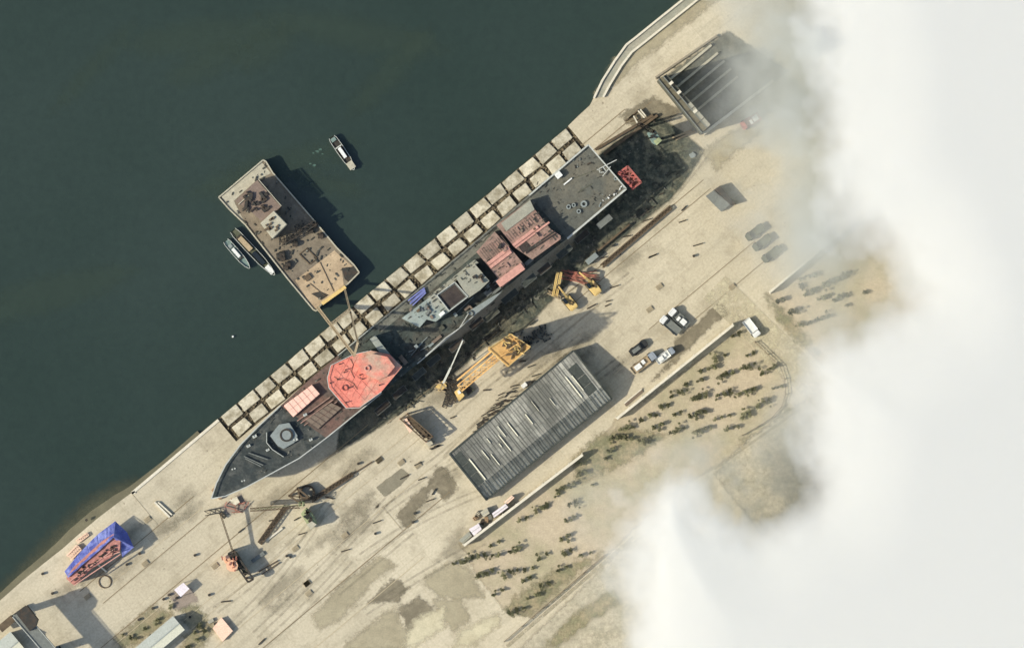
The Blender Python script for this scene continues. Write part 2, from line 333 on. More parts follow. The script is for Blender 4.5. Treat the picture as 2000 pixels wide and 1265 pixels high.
wd = [8, 8, 8, 9, 10, 12, 14, 14, 12, 9, 6, 5]
for i, (x, y) in enumerate(be):
    for k, (fr, z) in enumerate(((-.02, -0.15), (0.35, -1.1), (1.0, -2.9))): bm.v.append(tuple(P(x - 0.64 * wd[i] * 1.6 * fr, y - 0.77 * wd[i] * 1.6 * fr, z)))
for i in range(len(be) - 1):
    for k in range(2): a = i * 3 + k; bm.f.append((a, a + 3, a + 4, a + 1))
struct(bm.build('beach', M['beach'], smooth=True))
ZL = [0.0]
def patch(name, pts, m, amp=0, step=14, seed=0, z=None, cell=5, kind='structure'):
    ZL[0] += 0.0006; z = 0.014 + ZL[0] if z is None else z
    p = np.array(pts, float); pad = 26; x0, y0 = p.min(0) - pad; x1, y1 = p.max(0) + pad
    cell = max(cell, (max(x1 - x0, y1 - y0)) / 130); xs = np.arange(x0, x1 + cell, cell); ys = np.arange(y0, y1 + cell, cell); X, Y = np.meshgrid(xs, ys)
    D = np.full(X.shape, 1e9); ins = np.zeros(X.shape, bool)
    for (ax, ay), (bx, by) in zip(pts, list(pts[1:]) + [pts[0]]):
        dx, dy = bx - ax, by - ay; tt = np.clip(((X - ax) * dx + (Y - ay) * dy) / (dx * dx + dy * dy + 1e-9), 0, 1)
        D = np.minimum(D, np.hypot(X - ax - tt * dx, Y - ay - tt * dy)); c = ((ay > Y) != (by > Y)); ins ^= c & (X < ax + (Y - ay) / (by - ay + 1e-9) * dx)
    D = np.where(ins, D, -D); keep = D > -24; ny, nx = X.shape; idx = -np.ones(X.shape, int); vs = []; at = []; fs = []
    for j in range(ny - 1):
        for i in range(nx - 1):
            q = [(j + 1, i), (j + 1, i + 1), (j, i + 1), (j, i)]
            if not any(keep[c] for c in q): continue
            for c in q:
                if idx[c] < 0: idx[c] = len(vs); vs.append(tuple(P(X[c], Y[c], 0).xy) + (z,)); at.append(D[c])
            fs.append(tuple(int(idx[c]) for c in q))
    me = bpy.data.meshes.new(name); me.from_pydata(vs, [], fs); me.update(); o = bpy.data.objects.new(name, me); C.objects.link(o); me.materials.append(M[m]); o['kind'] = kind
    me.attributes.new('edge', 'FLOAT', 'POINT').data.foreach_set('value', np.array(at, np.float32)); return o
# planted plots, soil, stains, painted hull shade
patch('orchard_ground', [(1452, 640), (1500, 690), (1532, 740), (1536, 790), (1505, 835), (1440, 880), (1300, 975), (1190, 1080), (1040, 1205), (985, 1190), (930, 1120), (900, 1062), (1145, 885), (1205, 820)], 'orchard_soil', 4, 20, 1)
patch('orchard_ground', [(1502, 575), (1660, 440), (1850, 400), (1850, 700), (1620, 730), (1560, 660)], 'orchard_soil', 4, 20, 2)
patch('grass_strip', [(1500, 580), (1545, 620), (1600, 690), (1560, 670), (1520, 625)], 'grass', 5, 10, 3)
patch('grass_strip', [(1440, 868), (1500, 838), (1545, 795), (1550, 815), (1500, 850), (1450, 885)], 'grass', 4, 10, 4)
patch('grass_strip', [(1180, 1078), (1100, 1140), (1040, 1200), (985, 1195), (1000, 1170), (1090, 1110)], 'grass', 5, 10, 5)
patch('grass_strip', [(1165, 850), (1230, 835), (1300, 850), (1230, 900), (1130, 945), (1120, 900)], 'grass', 8, 10, 6)
patch('field', [(1395, 925), (1470, 850), (1560, 790), (1700, 700), (1800, 900), (1500, 1060)], 'field_soil', 3, 30, 7)
patch('field', [(1200, 1085), (1330, 990), (1420, 1150), (1200, 1400), (880, 1400)], 'field_soil', 3, 30, 8)
patch('grass_strip', [(1200, 1150), (1120, 1200), (1060, 1265), (1085, 1265), (1150, 1215), (1215, 1170)], 'grass', 6, 10, 9)
patch('grass_strip', [(1220, 800), (1225, 1265), (1100, 1265)], 'field_soil', 8, 14, 10) if 0 else None
patch('soil', zp(720, 850, 4.545, [(65, 460), (300, 285), (375, 360), (145, 550)]), 'slab_grey')
patch('soil', zp(720, 850, 4.545, [(250, 720), (330, 610), (500, 450), (560, 390), (600, 280), (690, 300), (800, 460), (670, 580), (610, 490), (560, 470), (500, 560), (450, 640), (420, 700), (370, 800), (310, 810), (290, 770)]), 'soil_dark', 3, 7, 11)
patch('soil', zp(1180, 560, 4.2175, [(600, 420), (780, 300), (960, 100), (1030, 230), (900, 300), (850, 360), (560, 640), (380, 790), (550, 600)]), 'soil_dark', 3, 8, 12)
patch('soil', zp(600, 1040, 3.333, [(35, 550), (200, 350), (480, 150), (580, 220), (430, 310), (350, 410), (210, 560), (80, 630)]), 'soil_tan', 3, 10, 13)
patch('soil', zp(600, 1040, 3.333, [(385, 465), (550, 300), (660, 350), (600, 440), (510, 450)]), 'soil_dark', 4, 7, 14)
patch('soil', zp(600, 1040, 3.333, [(820, 440), (1000, 420), (1060, 560), (950, 640), (870, 560)]), 'soil_tan', 4, 8, 15)
patch('soil', zp(600, 1040, 3.333, [(230, 740), (560, 480), (660, 680), (640, 760), (240, 770)]), 'soil_tan', 4, 8, 16)
patch('soil', zp(600, 1040, 3.333, [(600, 480), (730, 420), (820, 480), (760, 620), (660, 650)]), 'soil_dark', 5, 8, 17)
patch('soil', zp(600, 1040, 3.333, [(740, 310), (930, 190), (1060, 240), (1150, 420), (1000, 420), (860, 420)]), 'soil_tan', 5, 8, 18)
patch('pale_rubble', zp(600, 1040, 3.333, [(700, 560), (900, 480), (880, 620), (700, 740), (620, 740)]), 'pale_ground', 7, 6, 19)
patch('pale_rubble', zp(600, 1040, 3.333, [(1000, 640), (1240, 520), (1260, 590), (1080, 730), (960, 740)]), 'pale_ground', 7, 6, 20)
patch('soil', [(1212, 225), (1275, 190), (1330, 215), (1290, 250), (1235, 250)], 'soil_dark', 5, 8, 21)
patch('dark_ground_hull_shade', [(1170, 300), (1240, 252), (1275, 222), (1335, 258), (1376, 296), (1345, 345), UV(760, 1138), UV(640, 1136), UV(520, 1134), UV(440, 1142), UV(380, 1150), UV(300, 1128), UV(200, 1128), UV(100, 1122), UV(10, 1112), UV(-60, 1098), UV(-30, 1070), UV(160, 1050), (900, 660), (1120, 480)], 'dark_ground_hull_shade', 4, 12, 22)  # dark ground beside the hull, stretched to paint in the ship's cast shadow
patch('soil', [(1165, 180), (1200, 120), (1230, 90), (1340, 0), (1400, 0), (1250, 120), (1195, 170)], 'soil_tan', 2, 14, 23)
patch('soil', [(60, 1225), (340, 1195), (305, 1185), (340, 1210), (395, 1205), (420, 1240), (370, 1270), (230, 1290), (215, 1255)], 'soil_tan', 3, 14, 24) if 0 else None
patch('garden', [(222, 1245), (302, 1183), (340, 1200), (262, 1265), (235, 1265)], 'grass', 2, 12, 25)
patch('garden', [(345, 1170), (380, 1180), (420, 1225), (395, 1265), (350, 1265), (370, 1228)], 'grass', 4, 10, 26)
patch('stain', [(330, 1155), (375, 1150), (385, 1175), (345, 1190)], 'purplish_soil', 3, 8, 27)
patch('stain', [(432, 990), (470, 965), (490, 985), (470, 1000), (440, 1002)], 'purplish_soil', 3, 8, 28)
patch('soil', [(1370, 300), (1420, 262), (1490, 225), (1500, 245), (1400, 330)], 'soil_tan', 4, 10, 29)
rs_ = random.Random(12)
for k in range(24):                          # faint worn and oily places on the yard
    u, v = rs_.uniform(-640, 700), rs_.uniform(1085, 1400); x, y = UV(u, v); a, c_ = rs_.uniform(14, 70), rs_.uniform(5, 18)
    patch('stain', [UV(u + a * math.cos(t_ * .785) * rs_.uniform(.6, 1.2), v + c_ * math.sin(t_ * .785) * rs_.uniform(.6, 1.3)) for t_ in range(8)], 'faint_stain')
for k in range(14):
    u, v = rs_.uniform(-640, 650), rs_.uniform(962, 1010) if k % 2 else rs_.uniform(1080, 1130); 
    if u > -260 and v < 1012: u = rs_.uniform(-700, -300)
    patch('stain', [UV(u + 40 * math.cos(t_ * .785) * rs_.uniform(.5, 1.2), v + 9 * math.sin(t_ * .785) * rs_.uniform(.6, 1.3)) for t_ in range(8)], 'faint_stain')
patch('shallows', [(-200, 1310), (0, 1160), (60, 1095), (122, 1030), (170, 985), (225, 955), (262, 945), (240, 985), (150, 1060), (0, 1190), (-200, 1330)], 'shallows', z=-2.46)
for k in range(9):
    x, y = rs_.uniform(40, 800), rs_.uniform(40, 640); a, c_ = rs_.uniform(60, 190), rs_.uniform(12, 40); t0 = rs_.uniform(-.9, .2)
    patch('water_slick', [(x + a * math.cos(t_ * .785) * math.cos(t0) - c_ * math.sin(t_ * .785) * math.sin(t0), y + a * math.cos(t_ * .785) * math.sin(t0) + c_ * math.sin(t_ * .785) * math.cos(t0)) for t_ in range(8)], 'slick', z=-2.47 + k * .003)
def stripe(name, m, a, b, wpx, z=0.03):
    ZL[0] += 0.0006
    d = Vector((b[0] - a[0], b[1] - a[1])).normalized(); n = Vector((-d.y, d.x)) * wpx / 2
    return sheet(name, [(a[0] + n.x, a[1] + n.y), (b[0] + n.x, b[1] + n.y), (b[0] - n.x, b[1] - n.y), (a[0] - n.x, a[1] - n.y)], M[m], z + ZL[0])
for v, ua, ub, wp in ((1097, -690, 20, 1.6), (1110, -690, -100, 1.0), (1033, -600, -330, 1.4), (1014, -560, -330, 1.2), (986, -620, -330, 1.6), (1120, 50, 330, 1.3), (1160, -500, 300, 1.1), (1182, -560, 120, 1.0), (1240, -560, 60, 1.2), (1306, 560, 830, 1.3), (1348, 640, 860, 1.3), (1150, 470, 830, 1.4), (1172, 480, 830, 1.3), (1300, -440, 60, 1.6), (1365, -420, -60, 1.2), (968, 690, 850, 1.6), (946, 690, 800, 1.4), (1330, 380, 640, 1.0), (1205, 330, 520, 1.0)):
    stripe('track', 'rail_line' if wp > 1.25 else 'seam', UV(ua, v), UV(ub, v), wp)
for u, va, vb in ((-420, 905, 985), (-60, 1240, 1300)):
    stripe('joint', 'seam', UV(u, va), UV(u, vb), 1.0)
for k in range(16):
    u, v = rs_.uniform(-600, 500), rs_.uniform(1130, 1370); ln = rs_.uniform(120, 420); cv = rs_.uniform(-.0006, .0006); sl_ = rs_.uniform(-.12, .12); ZL[0] += .0006
    for off in (0, 13):
        b = MB(); n = 18
        for i in range(n + 1):
            du = ln * i / n; vv = v + off + sl_ * du + cv * du * du
            for w_ in (-2.2, 2.2): q = P(*UV(u + du, vv + w_)); b.v.append((q.x, q.y, .03 + ZL[0]))
        b.f = [(2 * i, 2 * i + 1, 2 * i + 3, 2 * i + 2) for i in range(n)]; struct(b.build('tyre_track', M['tyre_mark']))
stripe('path', 'soil_tan', (1240, 1046), (990, 1262), 7)
stripe('path', 'soil_tan', (1395, 915), (1560, 800), 5)
stripe('road', 'pale_ground', (1395, 560), (1640, 800), 62)

# ------------------------------------------------------------------ concrete slabs of the slipway, each on its own
pitch = 42.0
for i in range(21):
    for row in range(2):
        u0 = -191.5 + i * pitch + (2.4 if row == 0 else 4.2); u1 = -191.5 + (i + 1) * pitch - (2.4 if row == 0 else 4.2)
        v0, v1 = ((VE + 1.5, 924.5), (931.5, 953.5))[row]; j = lambda: random.uniform(-1.9, 1.9)
        q = [UV(u0 + j(), v0 + j() * .5), UV(u1 + j(), v0 + j() * .5), UV(u1 + j(), v1 + j()), UV(u0 + j(), v1 + j())]
        o = MB().prism([p.xy for p in poly(q, 0)], -.6, random.uniform(-0.12, 0.08)).build('concrete_slab', M['concrete_block'], bevel=0.12)
        own_origin(o)
        tag(o, 'pale square concrete slab in the %s of the slipway grid' % ('row along the water edge' if row == 0 else 'row against the hull'), 'slab', 'concrete slabs of the slipway %s row' % ('outer' if row == 0 else 'inner'))
b = MB(); rc = random.Random(31)
for k in range(420):                         # rubble and mud lying in the gaps and on some slabs
    u, v = rc.uniform(-190, 690), rc.uniform(903, 955)
    if rc.random() < .6: u = -191.5 + round((u + 191.5) / pitch) * pitch + rc.gauss(0, 2.4)
    else: v = 928 + rc.gauss(0, 2.4)
    q = P(*UV(u, v)); s_ = rc.uniform(.1, .4); b.box((q.x, q.y, -.5 + s_ * .4), (s_ * rc.uniform(1, 2.5), s_, s_), rc.random() * 3)
struct(b.build('slipway_rubble', M['soil_heap']), 'stuff'); tag(bpy.data.objects['slipway_rubble'], 'brown rubble filling the gaps between the slipway slabs', 'rubble')
# quay walls
def wall(label, a, b, h, t, m='wall_white', cap=True, cat='wall', name='perimeter_wall'):
    r = thing(name, label, cat, P((a[0] + b[0]) / 2, (a[1] + b[1]) / 2, 0))
    A, B = P(*a), P(*b)
    MB().bar(A + Vector((0, 0, h / 2)), B + Vector((0, 0, h / 2)), t, h).build('wall', M[m], r)
    if cap: MB().bar(A + Vector((0, 0, h + .06)), B + Vector((0, 0, h + .06)), t * 1.5, 0.12).build('coping', M['wall_white'], r)
    n = int((B - A).length / 4); d = (B - A) / max(n, 1); nr = Vector((-d.y, d.x, 0)).normalized()
    for k in range(n + 1): MB().box((A + d * k - nr * (t / 2 + 0.13) + Vector((0, 0, h * .45))), (0.3, 0.24, h * .9), math.atan2(d.y, d.x)).build('pier', M[m], r)
    return r
wall('long pale wall between the parked trucks and the main orchard', (1432, 634), (1204, 817), 3.0, 0.45)
wall('long pale wall beside the pink roofed sheds and below the grey hall', (1138, 887), (906, 1064), 3.0, 0.45)
wall('pale wall fading into the haze at the head of the far orchard', (1502, 571), (1660, 438), 3.2, 0.4)
r = thing('pier_wall', 'pale stone sea wall bending round the upper corner of the quay', 'sea wall', P(1222, 86))
for pts, nm in (([(1160, 192), (1176, 158), (1200, 120), (1223, 88), (1241, 74), (1293, 32), (1332, 1), (1400, -54)], 'parapet'), ([(1178, 190), (1192, 164), (1214, 128), (1234, 102), (1252, 88), (1302, 48), (1342, 16), (1412, -40)], 'inner_kerb')):
    b = MB()
    for p, q in zip(pts, pts[1:]): b.bar(P(*p) + Vector((0, 0, .4)), P(*q) + Vector((0, 0, .4)), 0.55, 0.8)
    b.build(nm, M['wall_white'], r)
b = MB(); o1 = [(1160, 192), (1176, 158), (1200, 120), (1223, 88), (1241, 74), (1293, 32), (1332, 1), (1400, -54)]; o2 = [(1178, 190), (1192, 164), (1214, 128), (1234, 102), (1252, 88), (1302, 48), (1342, 16), (1412, -40)]
for i in range(7): b.prism([p.xy for p in poly([o1[i], o1[i + 1], o2[i + 1], o2[i]], 0)], 0.02, 0.3)
b.build('walkway', M['pale_slab'], r)

# ------------------------------------------------------------------ the warship
ST = [((413, 973), (413, 973)), ((423, 943), (440, 968)), ((441, 907), (482, 950)), ((470, 868), (530, 924)), ((505, 832), (585, 894)), ((548, 792), (637, 855)), ((600, 745), (690, 812)), ((660, 694), (745, 768)), ((730, 636), (815, 710)), ((800, 579), (884, 652)), ((880, 513), (958, 588)), ((960, 446), (1035, 522)), ((1033, 382), (1108, 466)), ((1149, 283), (1223, 369))]
DZ = [13.2, 12.9, 12.5, 12.0, 11.6, 11.2, 10.9, 10.7, 10.6, 10.6, 10.6, 10.6, 10.6, 10.6]
ship = thing('warship', 'huge grey warship under construction, standing along the quay with red patches on its decks', 'warship', P(820, 670))
LV = [(1.0, 1.0, 0.0), (0.62, 0.95, 0.022), (0.3, 0.80, 0.045), (0.12, 0.45, 0.06)]
b = MB(); ns = len(ST)
stern = [(a + c) / 2 for a, c in zip(ST[-1][0], ST[-1][1])]
for fz, fw, rk in LV:
    for side in (0, 1):
        for i in range(ns):
            z = 1.3 + (DZ[i] - 1.3) * (fz if fz < 1 else 1) if fz > 0.13 else 1.3
            mx, my = (ST[i][0][0] + ST[i][1][0]) / 2, (ST[i][0][1] + ST[i][1][1]) / 2
            bowk = min(1, i / 5.0); f = fw * (bowk + (1 - bowk) * fw)
            x = mx + (ST[i][side][0] - mx) * f; y = my + (ST[i][side][1] - my) * f
            x += (stern[0] - x) * rk; y += (stern[1] - y) * rk
            b.v.append(tuple(P(x, y, z)))
def hv(l, s, i): return l * 2 * ns + s * ns + i
for l in range(3):
    for i in range(ns - 1):
        b.f.append((hv(l, 0, i), hv(l, 0, i + 1), hv(l + 1, 0, i + 1), hv(l + 1, 0, i))); b.f.append((hv(l, 1, i + 1), hv(l, 1, i), hv(l + 1, 1, i), hv(l + 1, 1, i + 1)))
    b.f.append((hv(l, 0, ns - 1), hv(l, 1, ns - 1), hv(l + 1, 1, ns - 1), hv(l + 1, 0, ns - 1)))
for i in range(ns - 1): b.f.append((hv(3, 0, i), hv(3, 0, i + 1), hv(3, 1, i + 1), hv(3, 1, i)))
b.build('hull', M['hull_grey'], ship)
def deck_strip(name, i0, i1, m, dz=0.0):
    b = MB()
    for i in range(i0, i1 + 1):
        for s in (0, 1): b.v.append(tuple(P(*ST[i][s], DZ[i] + dz)))
    for k in range(i1 - i0): b.f.append((2 * k, 2 * k + 1, 2 * k + 3, 2 * k + 2))
    b.build(name, M[m], ship)
deck_strip('foredeck', 0, 5, 'foredeck'); deck_strip('primer_deck', 5, 7, 'primer_deck'); deck_strip('main_deck', 7, 12, 'mid_deck'); deck_strip('flight_deck', 12, 13, 'flight_deck')
def rail(i0, i1, s, t=0.28, h=0.9, m='rail_white'):
    b = MB()
    for i in range(i0, i1):
        A, B = P(*ST[i][s], DZ[i]), P(*ST[i + 1][s], DZ[i + 1])
        b.bar(A + Vector((0, 0, h)), B + Vector((0, 0, h)), t, 0.12)
        n = max(1, int((B - A).length / 2.5))
        for k in range(n + 1): q = A + (B - A) * k / n; b.bar(q, q + Vector((0, 0, h)), 0.1)
    b.build('railing', M[m], ship)
rail(0, 5, 0); rail(0, 7, 1); rail(12, 13, 1, 0.5); rail(12, 13, 0, 0.4); rail(7, 11, 0, 0.2); rail(8, 10, 1, 0.2)
b = MB(); b.bar(P(*ST[-1][0], 10.6) + Vector((0, 0, .9)), P(*ST[-1][1], 10.6) + Vector((0, 0, .9)), 0.35, 0.12)
for k in range(7): q = P(*ST[-1][0], 10.6).lerp(P(*ST[-1][1], 10.6), k / 6); b.bar(q, q + Vector((0, 0, .9)), .1)
b.build('railing', M['rail_white'], ship)
def blk(name, pts, z0, z1, m, par=None, z1s=None, bev=0.0):
    zt = z1 if z1s is None else max(z1s)
    return MB().prism([p.xy for p in poly(pts, zt)], z0, z1, z1s).build(name, M[m], par or ship, bevel=bev)
# foredeck: gun base, breakwater, bollards, hatches
Z2 = lambda *p: zp(390, 720, 4.517, p)
gb = blk('gun_base', Z2((620, 590), (700, 490), (790, 475), (865, 590), (835, 650), (740, 705), (690, 680)), 11.5, 12.5, 'gun_grey', bev=0.05)
c = P(*Z2((765, 585))[0], 12.9)
o = MB().ring(c, 1.75, 1.35, 12.5, 12.95).build('gun_ring', M['dark_steel'], gb)
MB().tube((c.x, c.y, 12.5), (c.x, c.y, 12.8), 1.3, 1.25, 20).build('gun_barbette', M['gun_grey'], gb)
b = MB(); bk_ = [(590, 560), (590, 650), (640, 710), (740, 775)]
for p, q in zip(bk_, bk_[1:]): b.bar(P(*Z2(p)[0], 12.4), P(*Z2(q)[0], 12.4), 0.16, 0.9)
b.build('breakwater', M['rail_white'], ship)
for x, y in ((300, 885), (385, 990), (600, 715), (430, 680), (845, 625), (980, 625), (485, 595), (930, 405)):
    q = P(*Z2((x, y))[0], 12.9); s_ = random.uniform(0.3, 0.42)
    MB().tube((q.x - s_, q.y, 11), (q.x - s_, q.y, 12.7), s_ * .6).tube((q.x + s_ * .7, q.y + s_ * .5, 11), (q.x + s_ * .7, q.y + s_ * .5, 12.6), s_ * .6).box((q.x, q.y, DZ[3] + .2), (s_ * 3, s_ * 1.8, 0.4), .5).build('bollard', M['rail_white'], ship)
b = MB()
for p, q in (((390, 770), (560, 850)), ((430, 740), (600, 800)), ((400, 790), (540, 860))): o = MB().bar(P(*Z2(p)[0], 12.5), P(*Z2(q)[0], 12.5), 0.22).build('anchor_chain', M['grey_paint'], ship)
if 0: b.build('anchor_chain', M['grey_paint'], ship)
lid = blk('hatch_lid', Z2((740, 325), (990, 140), (1060, 220), (825, 425)), 10.8, 12.4, 'pink_lid', bev=0.06)
b = MB(); A_, B_, C_, D_ = [P(*p, 12.43) for p in Z2((740, 325), (990, 140), (1060, 220), (825, 425))]
for k in range(1, 6): b.bar(A_.lerp(B_, k / 6), D_.lerp(C_, k / 6), 0.09, 0.1)
b.bar(A_.lerp(D_, .5), B_.lerp(C_, .5), .06, .08)
b.build('stiffener', M['pink_bright'], lid)
hc = blk('hatch_cover', Z2((930, 455), (1160, 300), (1250, 345), (1040, 535)), 10.8, 11.8, 'brown_hatch')
b = MB(); A_, B_, C_, D_ = [P(*p, 11.83) for p in Z2((930, 455), (1160, 300), (1250, 345), (1040, 535))]
for k in range(7): b.bar(A_.lerp(B_, k / 6), D_.lerp(C_, k / 6), 0.12, 0.16)
b.bar(A_.lerp(D_, .5), B_.lerp(C_, .5), .1, .14); b.build('stiffener', M['primer_deck'], hc)
b = MB()
for f in (0.0, 0.5, 1.0):
    p = [(x + f * 60, y + f * 40) for x, y in ((860, 460), (1150, 250))]; b.bar(P(*Z2(p[0])[0], 11.5), P(*Z2(p[1])[0], 11.5), 0.25, 0.5)
b.build('guide_rail', M['pink_panel'], ship)
# bridge deckhouse with the red primed roof
rr = [(639, 738), (646, 713), (690, 692), (725, 684), (762, 692), (786, 716), (745, 765), (702, 796), (676, 797), (642, 757)]
dh = blk('deckhouse', rr, 10.3, 16.0, 'hull_grey')
rf = blk('deckhouse_roof', [(x + (712 - x) * .01, y + (742 - y) * .01) for x, y in rr], 16.003, 16.25, 'red_primer', dh)
up = blk('upper_deckhouse', [(694, 705), (728, 690), (757, 696), (772, 716), (756, 735), (738, 742), (705, 728)], 16.26, 17.9, 'red_primer', dh, bev=0.1)
c = P(717, 719, 18.3); MB().ring(c, 0.75, 0.45, 17.9, 18.3).build('roof_ring', M['pink_bright'], up)
c = P(673, 757, 16.7); MB().ring(c, 0.8, 0.6, 16.25, 16.6).build('roof_ring', M['red_steel'], rf)
b = MB()
for k in range(1, 7):
    b.bar(P(640 + k * 12, 752 + k * 6 if k < 4 else 770 + (k - 3) * 4, 16.27), P(668 + k * 15, 700 - k * 2 if k < 4 else 694 + (k - 3) * 6, 16.27), .07, .04)
for p, q in (((645, 740), (690, 790)), ((655, 720), (712, 780)), ((668, 706), (735, 770))): b.bar(P(*p, 16.27), P(*q, 16.27), .07, .04)
b.build('plate_seam', M['red_steel'], rf)
for pts in (((652, 735), (662, 742), (676, 741), (690, 748), (698, 760)), ((684, 700), (690, 712), (686, 726), (692, 738))):
    b = MB()
    for p, q in zip(pts, pts[1:]): b.bar(P(*p, 16.36), P(*q, 16.34), .09, .09)
    b.build('hose', M['rust_steel'], rf)
for x, y in ((663, 711), (675, 722), (672, 727), (682, 757), (720, 684), (675, 786), (645, 748), (659, 741), (703, 732), (741, 752), (727, 700), (708, 740)):
    q = P(x, y, 16.5); MB().tube((q.x, q.y, 16.25), (q.x, q.y, 16.7 + random.random() * .8), .2, .16).build('roof_vent', M['dark_steel'], rf)
b = MB()
for i in range(len(rr)):
    if i in (3, 4, 5): continue
    A_, B_ = P(*rr[i], 16.9), P(*rr[(i + 1) % len(rr)], 16.9); b.bar(A_, B_, .16, .1)
    n = max(1, int((B_ - A_).length / 2))
    for k in range(n): q = A_.lerp(B_, k / n); b.bar(q, q - Vector((0, 0, .7)), .07)
b.build('railing', M['rail_white'], rf)
blk('bridge_wing', [(722, 662), (733, 655), (760, 690), (778, 716), (770, 722), (752, 702)], 10.2, 14.6, 'teal_grey')
b = MB()
for k in range(9):
    q0 = P(757 + k * 3, 748 - k * 3.8, 12); b.bar(q0, q0 + Vector((0, 0, 1.2 + .5 * (k % 3))), .16)
b.bar(P(755, 750, 12.5), P(784, 718, 12.5), .2); b.build('scaffold', M['grey_paint'], ship)
# midship: pale deckhouse, open well, slab, primed panels, hangar
Z4 = lambda *p: zp(760, 440, 4.517, p)
blk('midship_house', Z4((110, 820), (400, 600), (545, 750), (410, 850), (330, 830), (270, 900)), 10.0, 15.5, 'teal_grey')
blk('side_house', Z4((330, 640), (560, 460), (755, 300), (790, 330), (600, 480), (420, 615)), 9.9, 15.0, 'pale_slab')
wl = blk('well_coaming', Z4((420, 615), (580, 500), (695, 630), (530, 755)), 9.9, 16.2, 'grey_paint')
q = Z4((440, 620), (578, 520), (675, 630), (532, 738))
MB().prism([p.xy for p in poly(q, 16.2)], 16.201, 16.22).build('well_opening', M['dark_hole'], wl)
b = MB(); e = [P(*p, 16.5) for p in Z4((420, 615), (580, 500), (695, 630), (530, 755))]
for k in range(4): b.bar(e[k], e[(k + 1) % 4], .22, .55)
b.build('coaming_lip', M['rail_white'], wl)
sl_ = blk('funnel_block', Z4((590, 465), (755, 340), (885, 490), (800, 572), (700, 640)), 9.9, 16.6, 'pale_slab')
c = P(*Z4((750, 455))[0], 14); MB().box((c.x, c.y, 16.8), (.9, .7, .5), .6).tube((c.x + .6, c.y - .2, 16.6), (c.x + .6, c.y - .2, 17.3), .25).build('vent', M['dark_steel'], sl_)
h1 = blk('panel_house', Z4((770, 235), (930, 55), (1060, 190), (1195, 350), (1195, 385), (1000, 545), (960, 465)), 9.8, 14.6, 'pink_panel')
b = MB()
for p, q in (((870, 340), (1060, 200)), ((890, 370), (1075, 230))): b.bar(P(*Z4(p)[0], 14.8), P(*Z4(q)[0], 14.8), .9, .5)
for p, q in (((960, 520), (1180, 360)),): b.bar(P(*Z4(p)[0], 14.9), P(*Z4(q)[0], 14.9), 2.0, .6)
b.build('roof_trunk', M['pink_bright'], h1)
b = MB()
for k in range(12): p = (800 + k * 17 + random.uniform(-4, 4), 220 - k * 12); b.bar(P(*Z4(p)[0], 14.66), P(*Z4((p[0] + 75, p[1] + 95))[0], 14.66), .1, .12)
b.build('stiffener', M['brown_hatch'], h1)
Z5 = lambda *p: zp(940, 270, 4.517, p)
hg = blk('hangar', Z5((135, 765), (430, 545), (480, 640), (610, 800), (700, 860), (700, 890), (450, 1070), (290, 960)), 9.5, 14.0, 'pink_panel')
b = MB()
for p, q, t in (((280, 945), (500, 780), .8), ((300, 965), (600, 740), .5)): b.bar(P(*Z5(p)[0], 14.2), P(*Z5(q)[0], 14.2), t, .4)
b.build('roof_trunk', M['pink_bright'], hg)
blk('roof_recess', Z5((330, 960), (395, 905), (440, 950), (370, 1015)), 14.001, 14.03, 'dark_hole', hg)
b = MB()
for p, q in (((390, 1000), (640, 825)), ((395, 1015), (660, 840))): b.bar(P(*Z5(p)[0], 14.1), P(*Z5(q)[0], 14.1), .5, .1)
b.build('roof_gutter', M['dark_hole'], hg)
b = MB()
for k in range(14): p = (215 + k * 20, 850 - k * 15); b.bar(P(*Z5(p)[0], 14.08), P(*Z5((p[0] + 50, p[1] + 60))[0], 14.08), .1, .12)
b.build('stiffener', M['brown_hatch'], hg)
blk('side_platform', Z5((175, 750), (430, 545), (470, 630), (220, 820)), 14.002, 14.3, 'pale_slab', hg)
# flight deck clutter
b = MB()
for p, q in (((1020, 280), (1195, 190)), ((1030, 270), (1060, 310)), ((1075, 255), (1100, 290)), ((1070, 335), (1140, 250)), ((1040, 300), (1085, 300))): b.bar(P(*Z5(p)[0], 11.4), P(*Z5(q)[0], 11.4), .22)
b.build('mast_frame', M['rail_white'], ship)
for (x, y), r_ in (((770, 605), .65), ((815, 590), .55), ((905, 580), .9), ((860, 645), .6), ((1185, 355), .5)):
    c = P(*Z5((x, y))[0], 11.0); MB().ring(c, r_, r_ * .5, 10.6, 11.1, 14).build('cable_reel', M['gun_grey'], ship)
b = MB(); b.bar(P(*Z5((700, 400))[0], 10.7), P(*Z5((1010, 280))[0], 10.7), .1, .04); b.bar(P(*Z5((850, 480))[0], 10.7), P(*Z5((980, 400))[0], 10.7), .12, .04); b.build('deck_line', M['olive_paint'], ship)
for k in range(26):
    t = random.random(); x, y = 1040 + t * 220, 590 - t * 160
    c = P(*Z5((x + random.uniform(-18, 18), y + random.uniform(-14, 14)))[0], 10.7); s_ = random.uniform(.12, .34)
    MB().box((c.x, c.y, 10.6 + s_ / 2), (s_ * 2, s_, s_), random.random() * 3).build('deck_fitting', M[random.choice(['white_paint', 'gun_grey', 'dark_steel'])], ship)
for k in range(40):
    x, y = random.choice([(random.uniform(930, 1010), random.uniform(120, 230)), (random.uniform(450, 640), random.uniform(380, 480)), (random.uniform(760, 900), random.uniform(160, 260)), (random.uniform(600, 1100), random.uniform(330, 560))])
    c = P(*Z5((x, y))[0], 10.7); s_ = random.uniform(.1, .26)
    MB().box((c.x, c.y, 10.6 + s_ / 2), (s_ * random.uniform(1, 5), s_, s_), random.random() * 3).build('deck_fitting', M[random.choice(['grey_paint', 'gun_grey', 'dark_steel', 'dark_steel'])], ship)
b = MB()
